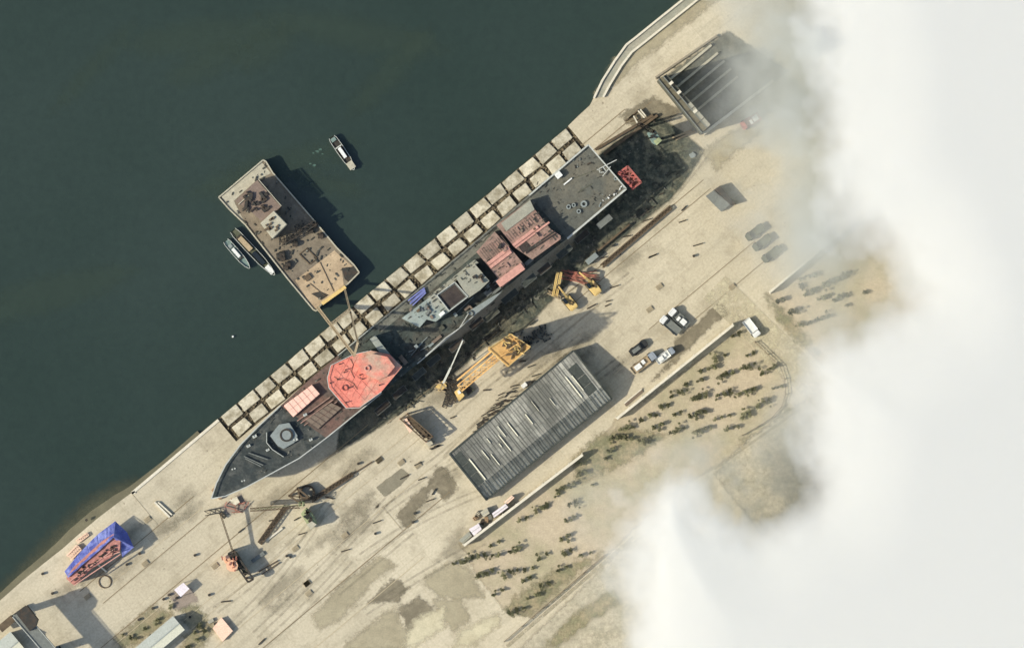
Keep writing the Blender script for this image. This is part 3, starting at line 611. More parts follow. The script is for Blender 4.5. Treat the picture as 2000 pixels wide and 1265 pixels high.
for i in range(8, 12):
    z = min(DZ[i], DZ[i + 1]) + .06; w0 = [ST[i][0], ST[i + 1][0]]; w1 = [(ST[i][0][0] + (ST[i][1][0] - ST[i][0][0]) * .17, ST[i][0][1] + (ST[i][1][1] - ST[i][0][1]) * .17), (ST[i + 1][0][0] + (ST[i + 1][1][0] - ST[i + 1][0][0]) * .17, ST[i + 1][0][1] + (ST[i + 1][1][1] - ST[i + 1][0][1]) * .17)]
    b.add([P(*w0[0], z), P(*w0[1], z), P(*w1[1], z), P(*w1[0], z)], [(0, 3, 2, 1)])
b.build('walkway', M['walkway_paint'], ship)
rail(8, 12, 0, .18, 1.0, 'grey_paint')
ru = random.Random(77)
for k in range(34):
    i = ru.choice([7, 7, 8, 8, 9, 9, 10, 10, 11, 11]); f = ru.random(); A_ = Vector(ST[i][0]).lerp(Vector(ST[i + 1][0]), f); B_ = Vector(ST[i][1]).lerp(Vector(ST[i + 1][1]), f); q = A_.lerp(B_, ru.uniform(.72, .94)); c = P(q.x, q.y, 11.2); h_ = ru.uniform(.5, 1.6)
    MB().box((c.x, c.y, 10.5 + h_ / 2), (ru.uniform(.8, 3.2), ru.uniform(.5, 1.2), h_), A0 + ru.choice([0, 0, 1.57])).build('deck_locker', M[ru.choice(['grey_paint', 'dark_steel', 'gate_dark', 'brown_hatch', 'gun_grey'])], ship)
for k in range(22):
    px_, z_ = ru.choice([((ru.uniform(1000, 1050), ru.uniform(420, 460)), 14.0), ((ru.uniform(950, 1000), ru.uniform(480, 525)), 14.6), ((ru.uniform(905, 945), ru.uniform(530, 555)), 16.6), ((ru.uniform(800, 850), ru.uniform(600, 620)), 15.5)]); c = P(*px_, z_); h_ = ru.uniform(.3, 1.0)
    MB().box((c.x, c.y, z_ + h_ / 2), (ru.uniform(.4, 1.5), ru.uniform(.3, .8), h_), A0 + ru.choice([0, 1.57, .5])).build('roof_unit', M[ru.choice(['grey_paint', 'rust_steel', 'brown_hatch', 'pink_panel', 'dark_steel'])], ship)
b = MB()
for k in range(16):
    i = ru.choice([7, 8, 9, 10]); A_ = Vector(ST[i][0]).lerp(Vector(ST[i][1]), ru.uniform(.7, .96)); B_ = Vector(ST[i + 1][0]).lerp(Vector(ST[i + 1][1]), ru.uniform(.7, .96)); f0 = ru.random() * .5; b.bar(P(*A_.lerp(B_, f0), 11), P(*A_.lerp(B_, f0 + ru.uniform(.2, .5)), 11), .16)
x_ = b.build('deck_pipe', M['gun_grey'], ship); x_['kind'] = 'stuff'
b = MB(); rc = random.Random(21)
def litter(pts, z, n, s0, s1, z1=None):      # small gear strewn over a quadrilateral of deck
    for k in range(n):
        f, g_ = rc.random(), rc.random(); p = lp(lp(pts[0], pts[1], f), lp(pts[3], pts[2], f), g_); s_ = rc.uniform(s0, s1); q = P(*p, z + s_)
        b.box((q.x, q.y, z + s_ * .45), (s_ * rc.uniform(1, 5), s_ * .8, s_ * rc.uniform(.5, 1.8)), A0 + rc.choice([0, 0, 1.57, 0, rc.uniform(-.2, .2)]))
def lp(a, b, f): return (a[0] + (b[0] - a[0]) * f, a[1] + (b[1] - a[1]) * f)
for i in range(2, 12):
    z = min(DZ[i], DZ[i + 1]); A_, B_, C_, D_ = ST[i][0], ST[i + 1][0], ST[i + 1][1], ST[i][1]
    litter([lp(A_, D_, .03), lp(B_, C_, .03), lp(B_, C_, .14), lp(A_, D_, .14)], z, 12, .12, .34); litter([lp(A_, D_, .74), lp(B_, C_, .74), lp(B_, C_, .98), lp(A_, D_, .98)], z, 40 if i > 6 else 12, .1, .3)
litter([ST[12][0], ST[13][0], ST[13][1], ST[12][1]], 10.6, 90, .07, .2); litter(ST[3] + ST[4][::-1] and [ST[3][0], ST[5][0], ST[5][1], ST[3][1]], 11.6, 50, .08, .2)
litter([(740, 650), (800, 600), (850, 650), (790, 700)], 10.6, 70, .1, .28)
litter(Z4((330, 640), (755, 300), (790, 330), (420, 615)), 15.0, 26, .1, .3); litter(Z4((120, 815), (400, 620), (520, 750), (330, 820)), 15.5, 22, .1, .35); litter(Z4((600, 465), (755, 350), (880, 490), (800, 560)), 16.6, 16, .1, .3)
litter(Z4((790, 235), (930, 80), (1180, 360), (1000, 520)), 14.6, 60, .08, .26); litter(Z5((160, 770), (430, 560), (680, 870), (460, 1040)), 14.0, 80, .08, .3)
litter([(650, 720), (735, 690), (760, 750), (690, 790)], 16.25, 12, .05, .14)
cl_ = b.build('deck_clutter', M['clutter_paint'], ship); cl_['kind'] = 'stuff'
b = MB(); pts = [P(*p, 12.4) for p in ((831, 695), (871, 659), (897, 641), (915, 612))]
for p, q in zip(pts, pts[1:]): b.bar(p, q, .22)
b.build('pipe_run', M['rail_white'], ship)
blk('side_gallery', Z4((680, 770), (890, 640), (980, 590), (1010, 560), (970, 610), (900, 680), (740, 800)), 9.9, 12.0, 'gun_grey')
c = P(*Z4((720, 780))[0], 12.3); MB().ring(c, .8, .6, 12.0, 12.3).build('cable_reel', M['dark_steel'], ship)
c = P(*Z4((465, 780))[0], 15.6); MB().box((c.x, c.y, 15.8), (1.6, .9, .6), .7).build('ventilator', M['white_paint'], ship)
# keel blocks carrying the hull
for k in range(15):
    q = UV(-290 + k * 62, 1011); c = P(*q)
    o = own_origin(MB().box((c.x, c.y, .65), (1.6, 3.4, 1.3), A0).build('keel_block', M['timber'])); tag(o, 'timber keel block under the grey warship', 'keel block', 'keel blocks under the warship')
# things on the ship
def simple(name, label, cat, mb, m, group=None, bevel=0): return tag(own_origin(mb.build(name, M[m], bevel=bevel)), label, cat, group)
t = thing('pipe_stack', 'bundle of blue pipes laid along the near side of the warship deck', 'pipes', P(815, 580, 10.65))
for k in range(4):
    off = Vector((k * 1.9, k * 3.1)); MB().bar(P(797 + off.x + (k % 2) * 3, 587 + off.y, 11.2), P(829 + off.x - k, 562 + off.y, 11.2), .34, .34).build('pipe', M['blue_pipe'], t)
MB().box(P(816, 583, 10.85), (1, 3, .35), A0).build('cradle', M['dark_steel'], t)
simple('container', 'white box beside the quayside rail of the flight deck', 'box', MB().box(P(1091, 342, 11) + Vector((0, 0, .3)), (1.7, 1.5, 1.4), A0), 'white_paint', bevel=.05)
simple('white_beam', 'long white beam lying on the dark flight deck', 'beam', MB().bar(P(1101, 361, 10.9), P(1117, 348, 10.9), .35, .35), 'white_paint')

rs2 = random.Random(8)
for k in range(13):
    u = 70 + k * 46 + rs2.uniform(-10, 10); v = 1084 + rs2.uniform(-3, 6); x, y = UV(u, v); h_ = rs2.uniform(4.5, 8.5); q = P(x, y); l_ = rs2.uniform(3.5, 5)
    t = thing('staging_tower', 'dark pipe staging tower along the shaded side of the warship', 'scaffold', q, 'staging towers along the hull'); b = MB(); cs = [(q.x + dx * l_ / 2 * CA - dy * .8 * -SA * -1, q.y + dx * l_ / 2 * SA + dy * .8 * CA) for dx, dy in ((-1, -1), (1, -1), (1, 1), (-1, 1))]
    for c in cs: b.bar((c[0], c[1], 0), (c[0], c[1], h_), .1)
    for z in (h_ * .33, h_ * .66, h_):
        for i in range(4): b.bar((*cs[i], z), (*cs[(i + 1) % 4], z), .08)
    b.build('frame', M['grey_paint'], t); MB().prism(cs, h_ - .12, h_ - .04).build('plank_deck', M[rs2.choice(['dark_steel', 'gate_dark', 'grey_paint', 'dark_panel'])], t)
b = MB()
for k in range(520):
    if k < 400: u, v = rs2.uniform(40, 700), 1128 - abs(rs2.gauss(0, 26))
    else: u, v = rs2.uniform(690, 800), rs2.uniform(1000, 1120)
    q = P(*UV(u, v)); s_ = rs2.uniform(.1, .45); b.box((q.x, q.y, s_ * .4), (s_ * rs2.uniform(1, 6), s_ * .7, s_ * rs2.uniform(.5, 1.5)), A0 + rs2.choice([0, 0, 1.57, rs2.uniform(-1, 1)]))
x = b.build('yard_litter', M['clutter_paint']); tag(x, 'litter of gear and offcuts on the dark ground beside the hull', 'litter', kind='stuff')
# red cradle behind the stern
t = thing('steel_cradle', 'red steel cradle standing just behind the warship stern', 'cradle', P(1230, 347))
b = MB(); cr = [(1208, 338), (1226, 325), (1252, 356), (1236, 368)]
e = [P(*p, 9.6) for p in cr]
for k in range(4): b.bar(e[k], e[(k + 1) % 4], .5, .5)
b.build('top_frame', M['red_steel'], t)
for k in range(4): MB().bar((e[k].x, e[k].y, 0), e[k], .45).build('leg', M['red_steel'], t)
b = MB()
for k in range(8): b.bar(e[0].lerp(e[3], k / 7) + Vector((0, 0, .1 * (k % 2))), e[1].lerp(e[2], ((k * 3 + 2) % 8) / 7), .34, .34)
b.build('cross_beam', M['red_steel'], t)
b = MB().prism([p.xy for p in poly([(1211, 339), (1226, 328), (1249, 356), (1236, 365)], 8.8)], 8.6, 8.8); b.build('platform', M['brick_red'], t)

# ------------------------------------------------------------------ floating crane barge
ZA = lambda *p: zp(380, 280, 3.514, p)
t = thing('crane_barge', 'tan flat decked crane barge moored at right angles to the quay', 'barge', P(562, 460, -2.5))
ol = ZA((165, 370), (185, 355), (470, 115), (490, 125), (535, 200), (830, 540), (975, 715), (1095, 835), (1130, 885), (1050, 965), (1030, 985), (870, 1105), (835, 1150), (815, 1140), (640, 930), (350, 560), (240, 455))
zb = 0.2
MB().prism([p.xy for p in poly(ol, zb)], -3.2, zb).build('hull', M['barge_deck'], t)
fr = ZA((690, 940), (960, 735), (1085, 845), (1010, 860), (1020, 930), (1025, 975), (880, 1085), (830, 1140), (815, 1130))
dk = MB().prism([p.xy for p in poly(fr, zb)], zb + .002, zb + .03).build('foredeck', M['barge_front'], t)
MB().prism([p.xy for p in poly(ZA((185, 365), (460, 130), (525, 205), (430, 250), (270, 395), (345, 545), (240, 450)), zb)], zb + .002, zb + .02).build('afterdeck', M['light_roof'], t)
b = MB(); oo = [P(*p, zb) for p in ol]
for i in range(len(oo)): b.bar(oo[i] + Vector((0, 0, .2)), oo[(i + 1) % len(oo)] + Vector((0, 0, .2)), .35, .4)
b.build('bulwark', M['light_roof'], t)
hs = MB().prism([p.xy for p in poly(ZA((280, 395), (430, 252), (592, 435), (470, 545), (395, 475)), 5.6)], zb, 5.6).build('machinery_house', M['barge_roof'], t)
b = MB()
for k in range(26): q = P(*ZA((random.uniform(345, 500), random.uniform(330, 470)))[0], 6.0); b.box((q.x, q.y, 5.9), (random.uniform(.4, 2.2), random.uniform(.3, 1), random.uniform(.4, 1.1)), A0 + random.choice([0, .8, 1.57]))
b.build('winch_gear', M['dark_steel'], hs)
b = MB()
for p, q in (((275, 385), (350, 310)), ((300, 420), (390, 340)), ((440, 250), (595, 430))): b.bar(P(*ZA(p)[0], 5.8), P(*ZA(q)[0], 5.8), .2, .4)
b.build('roof_edge', M['light_roof'], hs)
cb = MB().prism([p.xy for p in poly(ZA((450, 548), (545, 462), (635, 555), (535, 655)), 7.6)], zb, 7.6).build('control_cabin', M['light_roof'], t, bevel=.12)
b = MB()
for k in range(9): q = P(*ZA((random.uniform(490, 590), random.uniform(510, 610)))[0], 7.9); b.box((q.x, q.y, 7.8), (random.uniform(.4, 1.6), .5, .4), A0)
b.build('roof_gear', M['rust_steel'], cb)
b = MB()
for p, q in (((590, 690), (830, 545)), ((600, 700), (600, 640)), ((720, 610), (700, 560))): b.lattice(P(*ZA(p)[0], 2.2), P(*ZA(q)[0], 2.2), 1.2, .22)
b.build('gantry_beam', M['dark_steel'], t)
for (x, y) in ((795, 600), (865, 635), (690, 690), (580, 770), (605, 790), (625, 850), (600, 760), (830, 560), (640, 830)):
    q = P(*ZA((x, y))[0], .9); MB().box((q.x, q.y, .75), (1.5, .9, 1.1), A0 + random.choice([0, 1.57])).tube((q.x - .7, q.y, .9), (q.x + .7, q.y, .9), .7).build('winch', M['dark_steel'], t)
q = [P(*p, .4) for p in ZA((720, 760), (770, 720), (840, 790), (790, 830))]
b = MB()
for k in range(4): b.bar(q[k], q[(k + 1) % 4], .22)
b.build('hatch_frame', M['rust_steel'], t)
MB().prism([p.xy for p in poly(ZA((745, 920), (780, 890), (805, 920), (770, 948)), 1.2)], zb, .8).build('hatch', M['rust_steel'], t)
b = MB(); b.bar(P(*ZA((860, 815))[0], .35), P(*ZA((955, 1015))[0], .35), .14); b.bar(P(*ZA((790, 960))[0], .35), P(*ZA((900, 1050))[0], .35), .12); b.build('deck_cable', M['rust_steel'], t)
MB().bar(P(629, 593, 1.4), P(675, 560, 1.4), .9, 1.3).build('bow_beam', M['machine_yellow'], t)
blk('fender', ZA((1010, 855), (1090, 845), (1130, 885), (1060, 955), (1030, 930)), zb + .004, zb + .1, 'dark_steel', t); blk('fender', ZA((800, 1030), (860, 1015), (920, 1040), (870, 1075)), zb + .04, zb + .12, 'dark_steel', t)
b = MB(); rc = random.Random(4)
for k in range(150):
    p = ZA((rc.gauss(0, 1), 0))[0]; f, g_ = rc.random(), rc.random(); A_, B_, C_, D_ = ZA((200, 380), (480, 140), (1080, 850), (830, 1110)); q = lp(lp(A_, B_, g_), lp(D_, C_, g_), f); w_ = P(*q, .4); s_ = rc.uniform(.1, .4)
    b.box((w_.x, w_.y, zb + s_ * .5), (s_ * rc.uniform(1, 4), s_, s_), A0 + rc.choice([0, 1.57, .6]))
x = b.build('deck_clutter', M['clutter_paint'], t); x['kind'] = 'stuff'
# A-frame boom reaching over the quay and the hull
bo = MB(); ap1, ap2 = P(692, 694, 27), P(699, 668, 27)
bo.lattice(P(620, 600, 1.2), ap1, .6, .22).lattice(P(673, 563, 1.2), ap2, .34, .16); bo.bar(ap1, ap2, .6); bo.lattice(P(646, 634, 14.8), P(684, 604, 13.8), .7, .2)
bo.build('boom', M['tan_steel'], t)
bo = MB(); bo.bar(ap2, P(696, 676, 17), .12); bo.box(P(696, 676, 16.5), (1.6, 1, 1.2), .4); bo.build('hoist_rope', M['dark_steel'], t)

# small boats
def boat(name, label, p0, p1, wpx, mh, md, cab, group=None):
    mid = P((p0[0] + p1[0]) / 2, (p0[1] + p1[1]) / 2, -2.5); d = P(*p1) - P(*p0); L = d.length; W = wpx * S
    t = thing(name, label, 'boat', mid, group); a = math.atan2(d.y, d.x)
    def w2(x, y, z): return (mid.x + x * math.cos(a) - y * math.sin(a), mid.y + x * math.sin(a) + y * math.cos(a), z)
    xs = [-.5, -.42, -.1, .2, .38, .47, .5]; ws = [.7, .92, 1, .92, .62, .26, .05]
    b = MB()
    for x, v in zip(xs, ws):
        for y, z in ((-v * .5, -1.3), (-v * .34, -2.8), (v * .34, -2.8), (v * .5, -1.3)): b.v.append(w2(x * L, y * W, z + (.35 * max(0, x) if z > -2 else 0)))
    for i in range(6):
        for k in range(3): q = i * 4 + k; b.f.append((q, q + 4, q + 5, q + 1))
    b.f += [(0, 1, 2, 3), (27, 26, 25, 24)]; b.build('hull', M[mh], t)
    b = MB(); 
    for x, v in zip(xs, ws): b.v += [w2(x * L * .98, -v * .44 * W, -1.55), w2(x * L * .98, v * .44 * W, -1.55)]
    for i in range(6): b.f.append((2 * i, 2 * i + 2, 2 * i + 3, 2 * i + 1))
    b.build('deck', M[md], t)
    b = MB()
    for s in (-1, 1):
        for i in range(6): b.bar(w2(xs[i] * L, s * ws[i] * .49 * W, -1.2), w2(xs[i + 1] * L, s * ws[i + 1] * .49 * W, -1.1), .14)
    b.build('gunwale', M['rail_white'], t)
    for x, l_, w_, h_, m_, nm in cab: MB().box(w2(x * L, 0, -1.5 + h_ / 2), (l_ * L, w_ * W, h_), a).build(nm, M[m_], t, bevel=.05)
    return t
boat('workboat', 'grey workboat drifting alone in open water beside a green swirl', (648, 268), (692, 332), 17, 'boat_grey', 'dark_steel', [(-.02, .3, .4, 1.3, 'white_paint', 'cabin'), (.36, .2, .8, .5, 'light_roof', 'foredeck'), (-.2, .03, .85, .4, 'rail_white', 'thwart'), (-.42, .1, .6, .5, 'boat_teal', 'stern_locker')])
boat('workboat', 'small teal boat, outermost of the two beside the barge', (441, 470), (488, 524), 15, 'boat_teal', 'boat_teal', [(-.06, .3, .42, .9, 'white_paint', 'cabin'), (.14, .04, .8, .4, 'dark_steel', 'thwart'), (-.3, .1, .5, .4, 'gun_grey', 'stern_locker')])
boat('workboat', 'longer grey boat moored directly against the barge side', (455, 450), (537, 537), 18, 'boat_grey', 'olive_paint', [(-.2, .28, .55, 1.0, 'tan_steel', 'cabin'), (.12, .26, .5, .7, 'glass_dark', 'tarp_cover'), (.38, .16, .55, .35, 'white_paint', 'foredeck'), (-.36, .03, .8, .4, 'dark_steel', 'thwart')])
simple('buoy', 'tiny white buoy floating alone on the open water', 'buoy', MB().tube(P(455, 657, -2.7), P(455, 657, -1.9), .35, .2), 'white_paint')
b = MB()
for x, y, s_ in ((620, 296, 5), (612, 299, 3), (626, 292, 4), (630, 301, 2.5), (606, 320, 3), (614, 323, 4)):
    pts = [(x + s_ * random.uniform(.5, 1.1) * math.cos(i * .7), y + s_ * .6 * random.uniform(.5, 1.1) * math.sin(i * .7)) for i in range(9)]; q = poly(pts, -2.48); b.add([(p.x, p.y, -2.48) for p in q], [tuple(range(8, -1, -1))])
mm('foam', (98, 126, 112), var=0.25, scale=2.0); struct(b.build('water_foam', M['foam']))

# ------------------------------------------------------------------ grey hall with the sheeted roof
t = thing('assembly_hall', 'long grey hall with a ribbed sheet roof beside the bush plantation', 'hall', P(1036, 830))
W_, N_, E_, S_ = (878, 886), (1120, 684), (1195, 779), (950, 976)
hz = 4.4
MB().prism([p.xy for p in poly([W_, N_, E_, S_], hz)], 0, hz, [hz, hz, hz - 1.9, hz - 1.9]).build('wall', M['hall_wall'], t)
def lp(a, b, f): return (a[0] + (b[0] - a[0]) * f, a[1] + (b[1] - a[1]) * f)
R0, R1 = lp(W_, S_, .74), lp(N_, E_, .74)
def hp(p, z): return P(p[0], p[1], z)
b = MB(); b.add([hp(W_, hz + .05), hp(N_, hz + .05), hp(R1, hz + 2.0), hp(R0, hz + 2.0), hp(S_, hz - 1.7), hp(E_, hz - 1.7)], [(0, 3, 2, 1), (3, 4, 5, 2)])
b.add([hp(W_, hz), hp(R0, hz + 2.0), hp(S_, hz - 1.7), hp(N_, hz), hp(R1, hz + 2.0), hp(E_, hz - 1.7)], [(0, 2, 1), (3, 4, 5)])
roof = b.build('roof', M['sheet_roof'], t)
def rz_(f): return hz + .05 + 1.95 * f / .74
b = MB(); rnd = random.Random(5)
for k in range(1, 46):
    f = (k + rnd.uniform(-.3, .3)) / 46; b.bar(hp(lp(W_, N_, f), rz_(0) + .06), hp(lp(R0, R1, f), rz_(.74) + .06), .07 if rnd.random() < .7 else .16, .1)
    b.bar(hp(lp(R0, R1, f), rz_(.74) + .06), hp(lp(S_, E_, f), hz - 1.62), .12, .14)
b.build('roof_rib', M['hall_wall'], roof)
b = MB()
for fu, fa, fb, tt in ((.075, .28, .72, .5), (.895, .3, .6, .34), (.17, .3, .5, .28), (.2, .45, .68, .28), (.31, .28, .62, .32), (.34, .16, .38, .24), (.4, .22, .5, .42), (.52, .3, .5, .34), (.86, .25, .68, .42), (.24, .2, .3, .25), (.28, .4, .47, .25), (.6, .2, .4, .16), (.7, .35, .5, .2)):
    b.bar(hp(lp(lp(W_, N_, fu), lp(R0, R1, fu), fa / .74), rz_(fa) + .25), hp(lp(lp(W_, N_, fu), lp(R0, R1, fu), fb / .74), rz_(fb) + .25), tt * .7, .3)
b.build('lifted_sheet', M['white_roof'], roof)
for (ua, ub, fa, fb) in ((.9, .965, .18, .4), (.9, .965, .41, .57), (.9, .965, .58, .73), (.01, .065, .08, .3), (.01, .07, .31, .52), (.01, .06, .53, .73)):
    c4 = [(ua, fa), (ub, fa), (ub, fb), (ua, fb)]; b = MB(); b.add([hp(lp(lp(W_, N_, u_), lp(R0, R1, u_), f_ / .74), rz_(f_) + .12) for u_, f_ in c4], [(0, 3, 2, 1)]); b.build('skylight', M['dark_panel'], roof)
b = MB()
for p, q, z in ((W_, N_, hz + .2), (N_, R1, None), (W_, R0, None), (S_, E_, hz - .7), (R1, E_, None), (R0, S_, None)):
    za = {W_: hz + .2, N_: hz + .2, R0: hz + 2.15, R1: hz + 2.15, S_: hz - 1.5, E_: hz - 1.5}; b.bar(hp(p, za[p]), hp(q, za[q]), .42, .25)
b.build('eaves_trim', M['dark_panel'], roof)

# ------------------------------------------------------------------ tall dock gate tower at the upper right and its berth
t = thing('gate_tower', 'tall narrow dark gate building across the head of the upper berth', 'building', P(1336, 205))
gt = [(1286, 155), (1302, 145), (1388, 243), (1371, 260)]; gz = 20
MB().prism([p.xy for p in poly(gt, gz)], 0, gz).build('wall', M['gate_dark'], t)
MB().prism([p.xy for p in poly([lp(gt[0], gt[1], .1), lp(gt[0], gt[1], .55), lp(gt[3], gt[2], .55), lp(gt[3], gt[2], .1)], gz)], gz, gz + .25).build('roof', M['gate_roof'], t)
MB().prism([p.xy for p in poly([lp(lp(gt[0], gt[1], .62), lp(gt[3], gt[2], .62), .55), lp(lp(gt[0], gt[1], .97), lp(gt[3], gt[2], .97), .55), lp(gt[3], gt[2], .97), lp(gt[3], gt[2], .62)], gz)], gz, gz + .4).build('roof_deck', M['pale_slab'], t)
b = MB(); b.bar(P(*lp(gt[0], gt[1], 0), gz + .3), P(*lp(gt[3], gt[2], 0), gz + .3), .3, .5); b.bar(P(*lp(gt[0], gt[1], .58), gz + .3), P(*lp(gt[3], gt[2], .58), gz + .3), .25, .4); b.build('parapet', M['grey_paint'], t)
for f in (.2, .42, .64, .86): MB().bar(P(*lp(lp(gt[0], gt[3], f), lp(gt[1], gt[2], f), .05), gz + .3), P(*lp(lp(gt[0], gt[3], f), lp(gt[1], gt[2], f), .95), gz + .3), .2, .3).build('cross_beam', M['dark_steel'], t)
for f in (.15, .33, .7): q = P(*lp(lp(gt[0], gt[3], f), lp(gt[1], gt[2], f), .75), gz + .6); MB().box(q, (1.1, .8, .7), A0).build('roof_unit', M['wall_white'], t)
wall('pale topped wall along the lower side of the dark upper berth', (1374, 262), (1510, 158), 1.6, .5, 'wall_grey')
wall('low concrete wall along the upper side of the dark upper berth', (1280, 152), (1400, 70), .8, .5, 'wall_grey', False)
patch('berth_floor', [(1300, 150), (1420, 60), (1540, 140), (1378, 258)], 'berth_floor', 2, 12, 40)
for k in range(5):
    a, b_ = UV(905 - 10, 958 + k * 20), UV(1010, 958 + k * 20)
    simple('berth_beam', 'grey beam lying lengthwise on the floor of the upper berth', 'beam', MB().bar(P(*a) + Vector((0, 0, .4)), P(*b_) + Vector((0, 0, .4)), .6, .8), 'light_roof', 'long beams of the upper berth')

# ------------------------------------------------------------------ cranes
def portal(b, c, sx, sy, z, t_, rz=A0):
    pts = [Vector((c.x + sx * x * math.cos(rz) - sy * y * math.sin(rz), c.y + sx * x * math.sin(rz) + sy * y * math.cos(rz), 0)) for x, y in ((-.5, -.5), (.5, -.5), (.5, .5), (-.5, .5))]
    return pts
# big yellow portal crane
t = thing('portal_crane', 'big orange yellow portal crane with its jib lowered beside the warship', 'crane', P(993, 686))
hc4 = [(953, 681), (998, 652), (1036, 677), (992, 716)]; z0, z1 = 4.5, 16
for p in hc4: q = P(*lp(p, (994, 682), .12)); MB().bar(q, q + Vector((0, 0, z0)), 1.1).build('leg', M['crane_yellow'], t)
hs = MB().prism([p.xy for p in poly(hc4, z1)], z0, z1).build('machine_house', M['crane_yellow'], t)
b = MB()
for k in range(22):
    p = lp(lp(hc4[0], hc4[1], random.uniform(.35, .95)), lp(hc4[3], hc4[2], random.uniform(.35, .95)), random.uniform(.1, .9)); q = P(*p, z1 + .4)
    b.box((q.x, q.y, z1 + .35), (random.uniform(.4, 2.4), random.uniform(.25, .5), random.uniform(.4, .9)), A0 + random.choice([0, .6, 1.57, -.5]))
b.build('roof_gear', M['rust_steel'], hs)
b = MB()
for k in range(14):
    p = lp(lp(hc4[0], hc4[1], random.uniform(.45, .98)), lp(hc4[3], hc4[2], random.uniform(.45, .98)), random.uniform(.1, .9)); q = P(*p, z1 + .5)
    b.bar(q, q + Vector((random.uniform(-1.5, 1.5), random.uniform(-1.5, 1.5), .5)), .2)
for k in range(4): b.bar(P(*hc4[k], z1 + .5), P(*hc4[(k + 1) % 4], z1 + .5), .18)
b.build('roof_rail', M['machine_yellow'], hs)
b = MB(); b.lattice(P(975, 693, 14), P(899, 757, 9), 1.9, .3, 1.8, 1.2); b.bar(P(962, 684, 14.6), P(893, 742, 9.4), .45); b.build('jib', M['crane_yellow'], t)
b = MB(); b.bar(P(1004, 662, z1), P(1012, 670, 20), .3); b.bar(P(1016, 678, z1), P(1012, 670, 20), .3); b.bar(P(1012, 670, 20), P(905, 752, 9.8), .12); b.bar(P(1012, 670, 20), P(950, 709, 13), .1); b.build('mast', M['crane_yellow'], t)
b = MB(); b.bar(P(953, 684, 10), P(928, 703, 9), .3); b.bar(P(955, 688, 10), P(931, 706, 9), .2); b.build('gangway', M['grey_paint'], t)
t = thing('winch_cabin', 'small yellow cabin on the ground below the tip of the yellow jib', 'cabin', P(898, 770))
MB().prism([p.xy for p in poly([(887, 765), (897, 757), (908, 772), (897, 784)], 3)], .3, 3.0).build('body', M['machine_yellow'], t, bevel=.1); MB().prism([p.xy for p in poly([(893, 764), (897, 761), (901, 767), (896, 770)], 3.2)], 3.0, 3.5).build('roof_hatch', M['white_paint'], t); MB().box(P(898, 770) + Vector((0, 0, .15)), (2.4, 1.4, .3), -.8).build('skid', M['dark_steel'], t)
t = thing('steel_box', 'dark open steel box beside the yellow winch cabin', 'box', P(917, 756))
MB().prism([p.xy for p in poly([(905, 756), (915, 748), (926, 763), (914, 773)], 1.2)], 0, 1.1).build('body', M['olive_paint'], t); MB().prism([p.xy for p in poly([(908, 756), (915, 751), (923, 763), (914, 770)], 1.2)], 1.1, 1.13).build('opening', M['dark_hole'], t)
# slim pale boom crane
t = thing('boom_crane', 'slim crane with a pale boom slanting over the dark shadow of the hull', 'crane', P(866, 752))
b = MB(); b.bar(P(866, 747, 2.5), P(881, 716, 7.5), .55); b.bar(P(881, 716, 7.5), P(904, 664, 15), .32); b.build('boom', M['rail_white'], t)
b = MB()
for p, q in (((848, 757), (870, 765)), ((855, 742), (872, 758)), ((850, 750), (873, 746)), ((858, 765), (868, 740))): b.bar(P(*p, 1.6), P(*q, 1.6), .3)
b.build('outrigger', M['tan_steel'], t)
MB().box(P(862, 754) + Vector((0, 0, .9)), (2.6, 1.9, 1.6), A0).build('carriage', M['machine_yellow'], t, bevel=.1); 
for dx, dy in ((-7, 6), (8, -5), (8, 8), (-6, -6)): q = P(862 + dx, 754 + dy); MB().tube((q.x, q.y - .2, .45), (q.x, q.y + .2, .45), .45).build('wheel', M['tyre'], t)
simple('cable_heap', 'dark tangled heap of cable right of the slim pale boom crane', 'heap', MB().lattice(P(870, 752, .4), P(884, 788, .5), 1.6, .3, .8).lattice(P(878, 765, .5), P(868, 795, .3), 1.2, .25, .7).lattice(P(873, 742, .6), P(890, 752, .6), 1.4, .25, .8), 'dark_steel')
# red brown stair tower
t = thing('gantry', 'reddish steel gantry at the edge of the hull shadow', 'gantry', P(812, 835))
for p in ((782, 818), (796, 808), (832, 862), (845, 852)): q = P(*p); MB().bar(q, P(*p, 4.6), .4).build('leg', M['brick_red'], t)
b = MB(); A_, B_, C_, D_ = [P(*p, 4.6) for p in ((782, 818), (796, 808), (845, 852), (832, 862))]
for p, q in ((A_, B_), (B_, C_), (C_, D_), (D_, A_)): b.bar(p, q, .35, .5)
for k in range(7): b.bar(A_.lerp(D_, k / 7), B_.lerp(C_, (k + 1) / 7), .22)
b.build('top_frame', M['rust_steel'], t)
MB().prism([p.xy for p in poly([(790, 816), (800, 812), (836, 850), (828, 856)], 4.2)], .8, 4.2).build('machine_house', M['rust_steel'], t); MB().prism([p.xy for p in poly([(786, 822), (794, 816), (808, 838), (800, 845)], 4.6)], 4.3, 4.55).build('platform', M['peach_slab'], t); MB().prism([p.xy for p in poly([(798, 818), (804, 814), (842, 852), (836, 858)], 4)], .4, 3.4).build('stair', M['dark_steel'], t); MB().prism([p.xy for p in poly([(828, 862), (838, 855), (846, 866), (838, 872)], 3)], 0, 2.6).build('cabin', M['light_roof'], t)
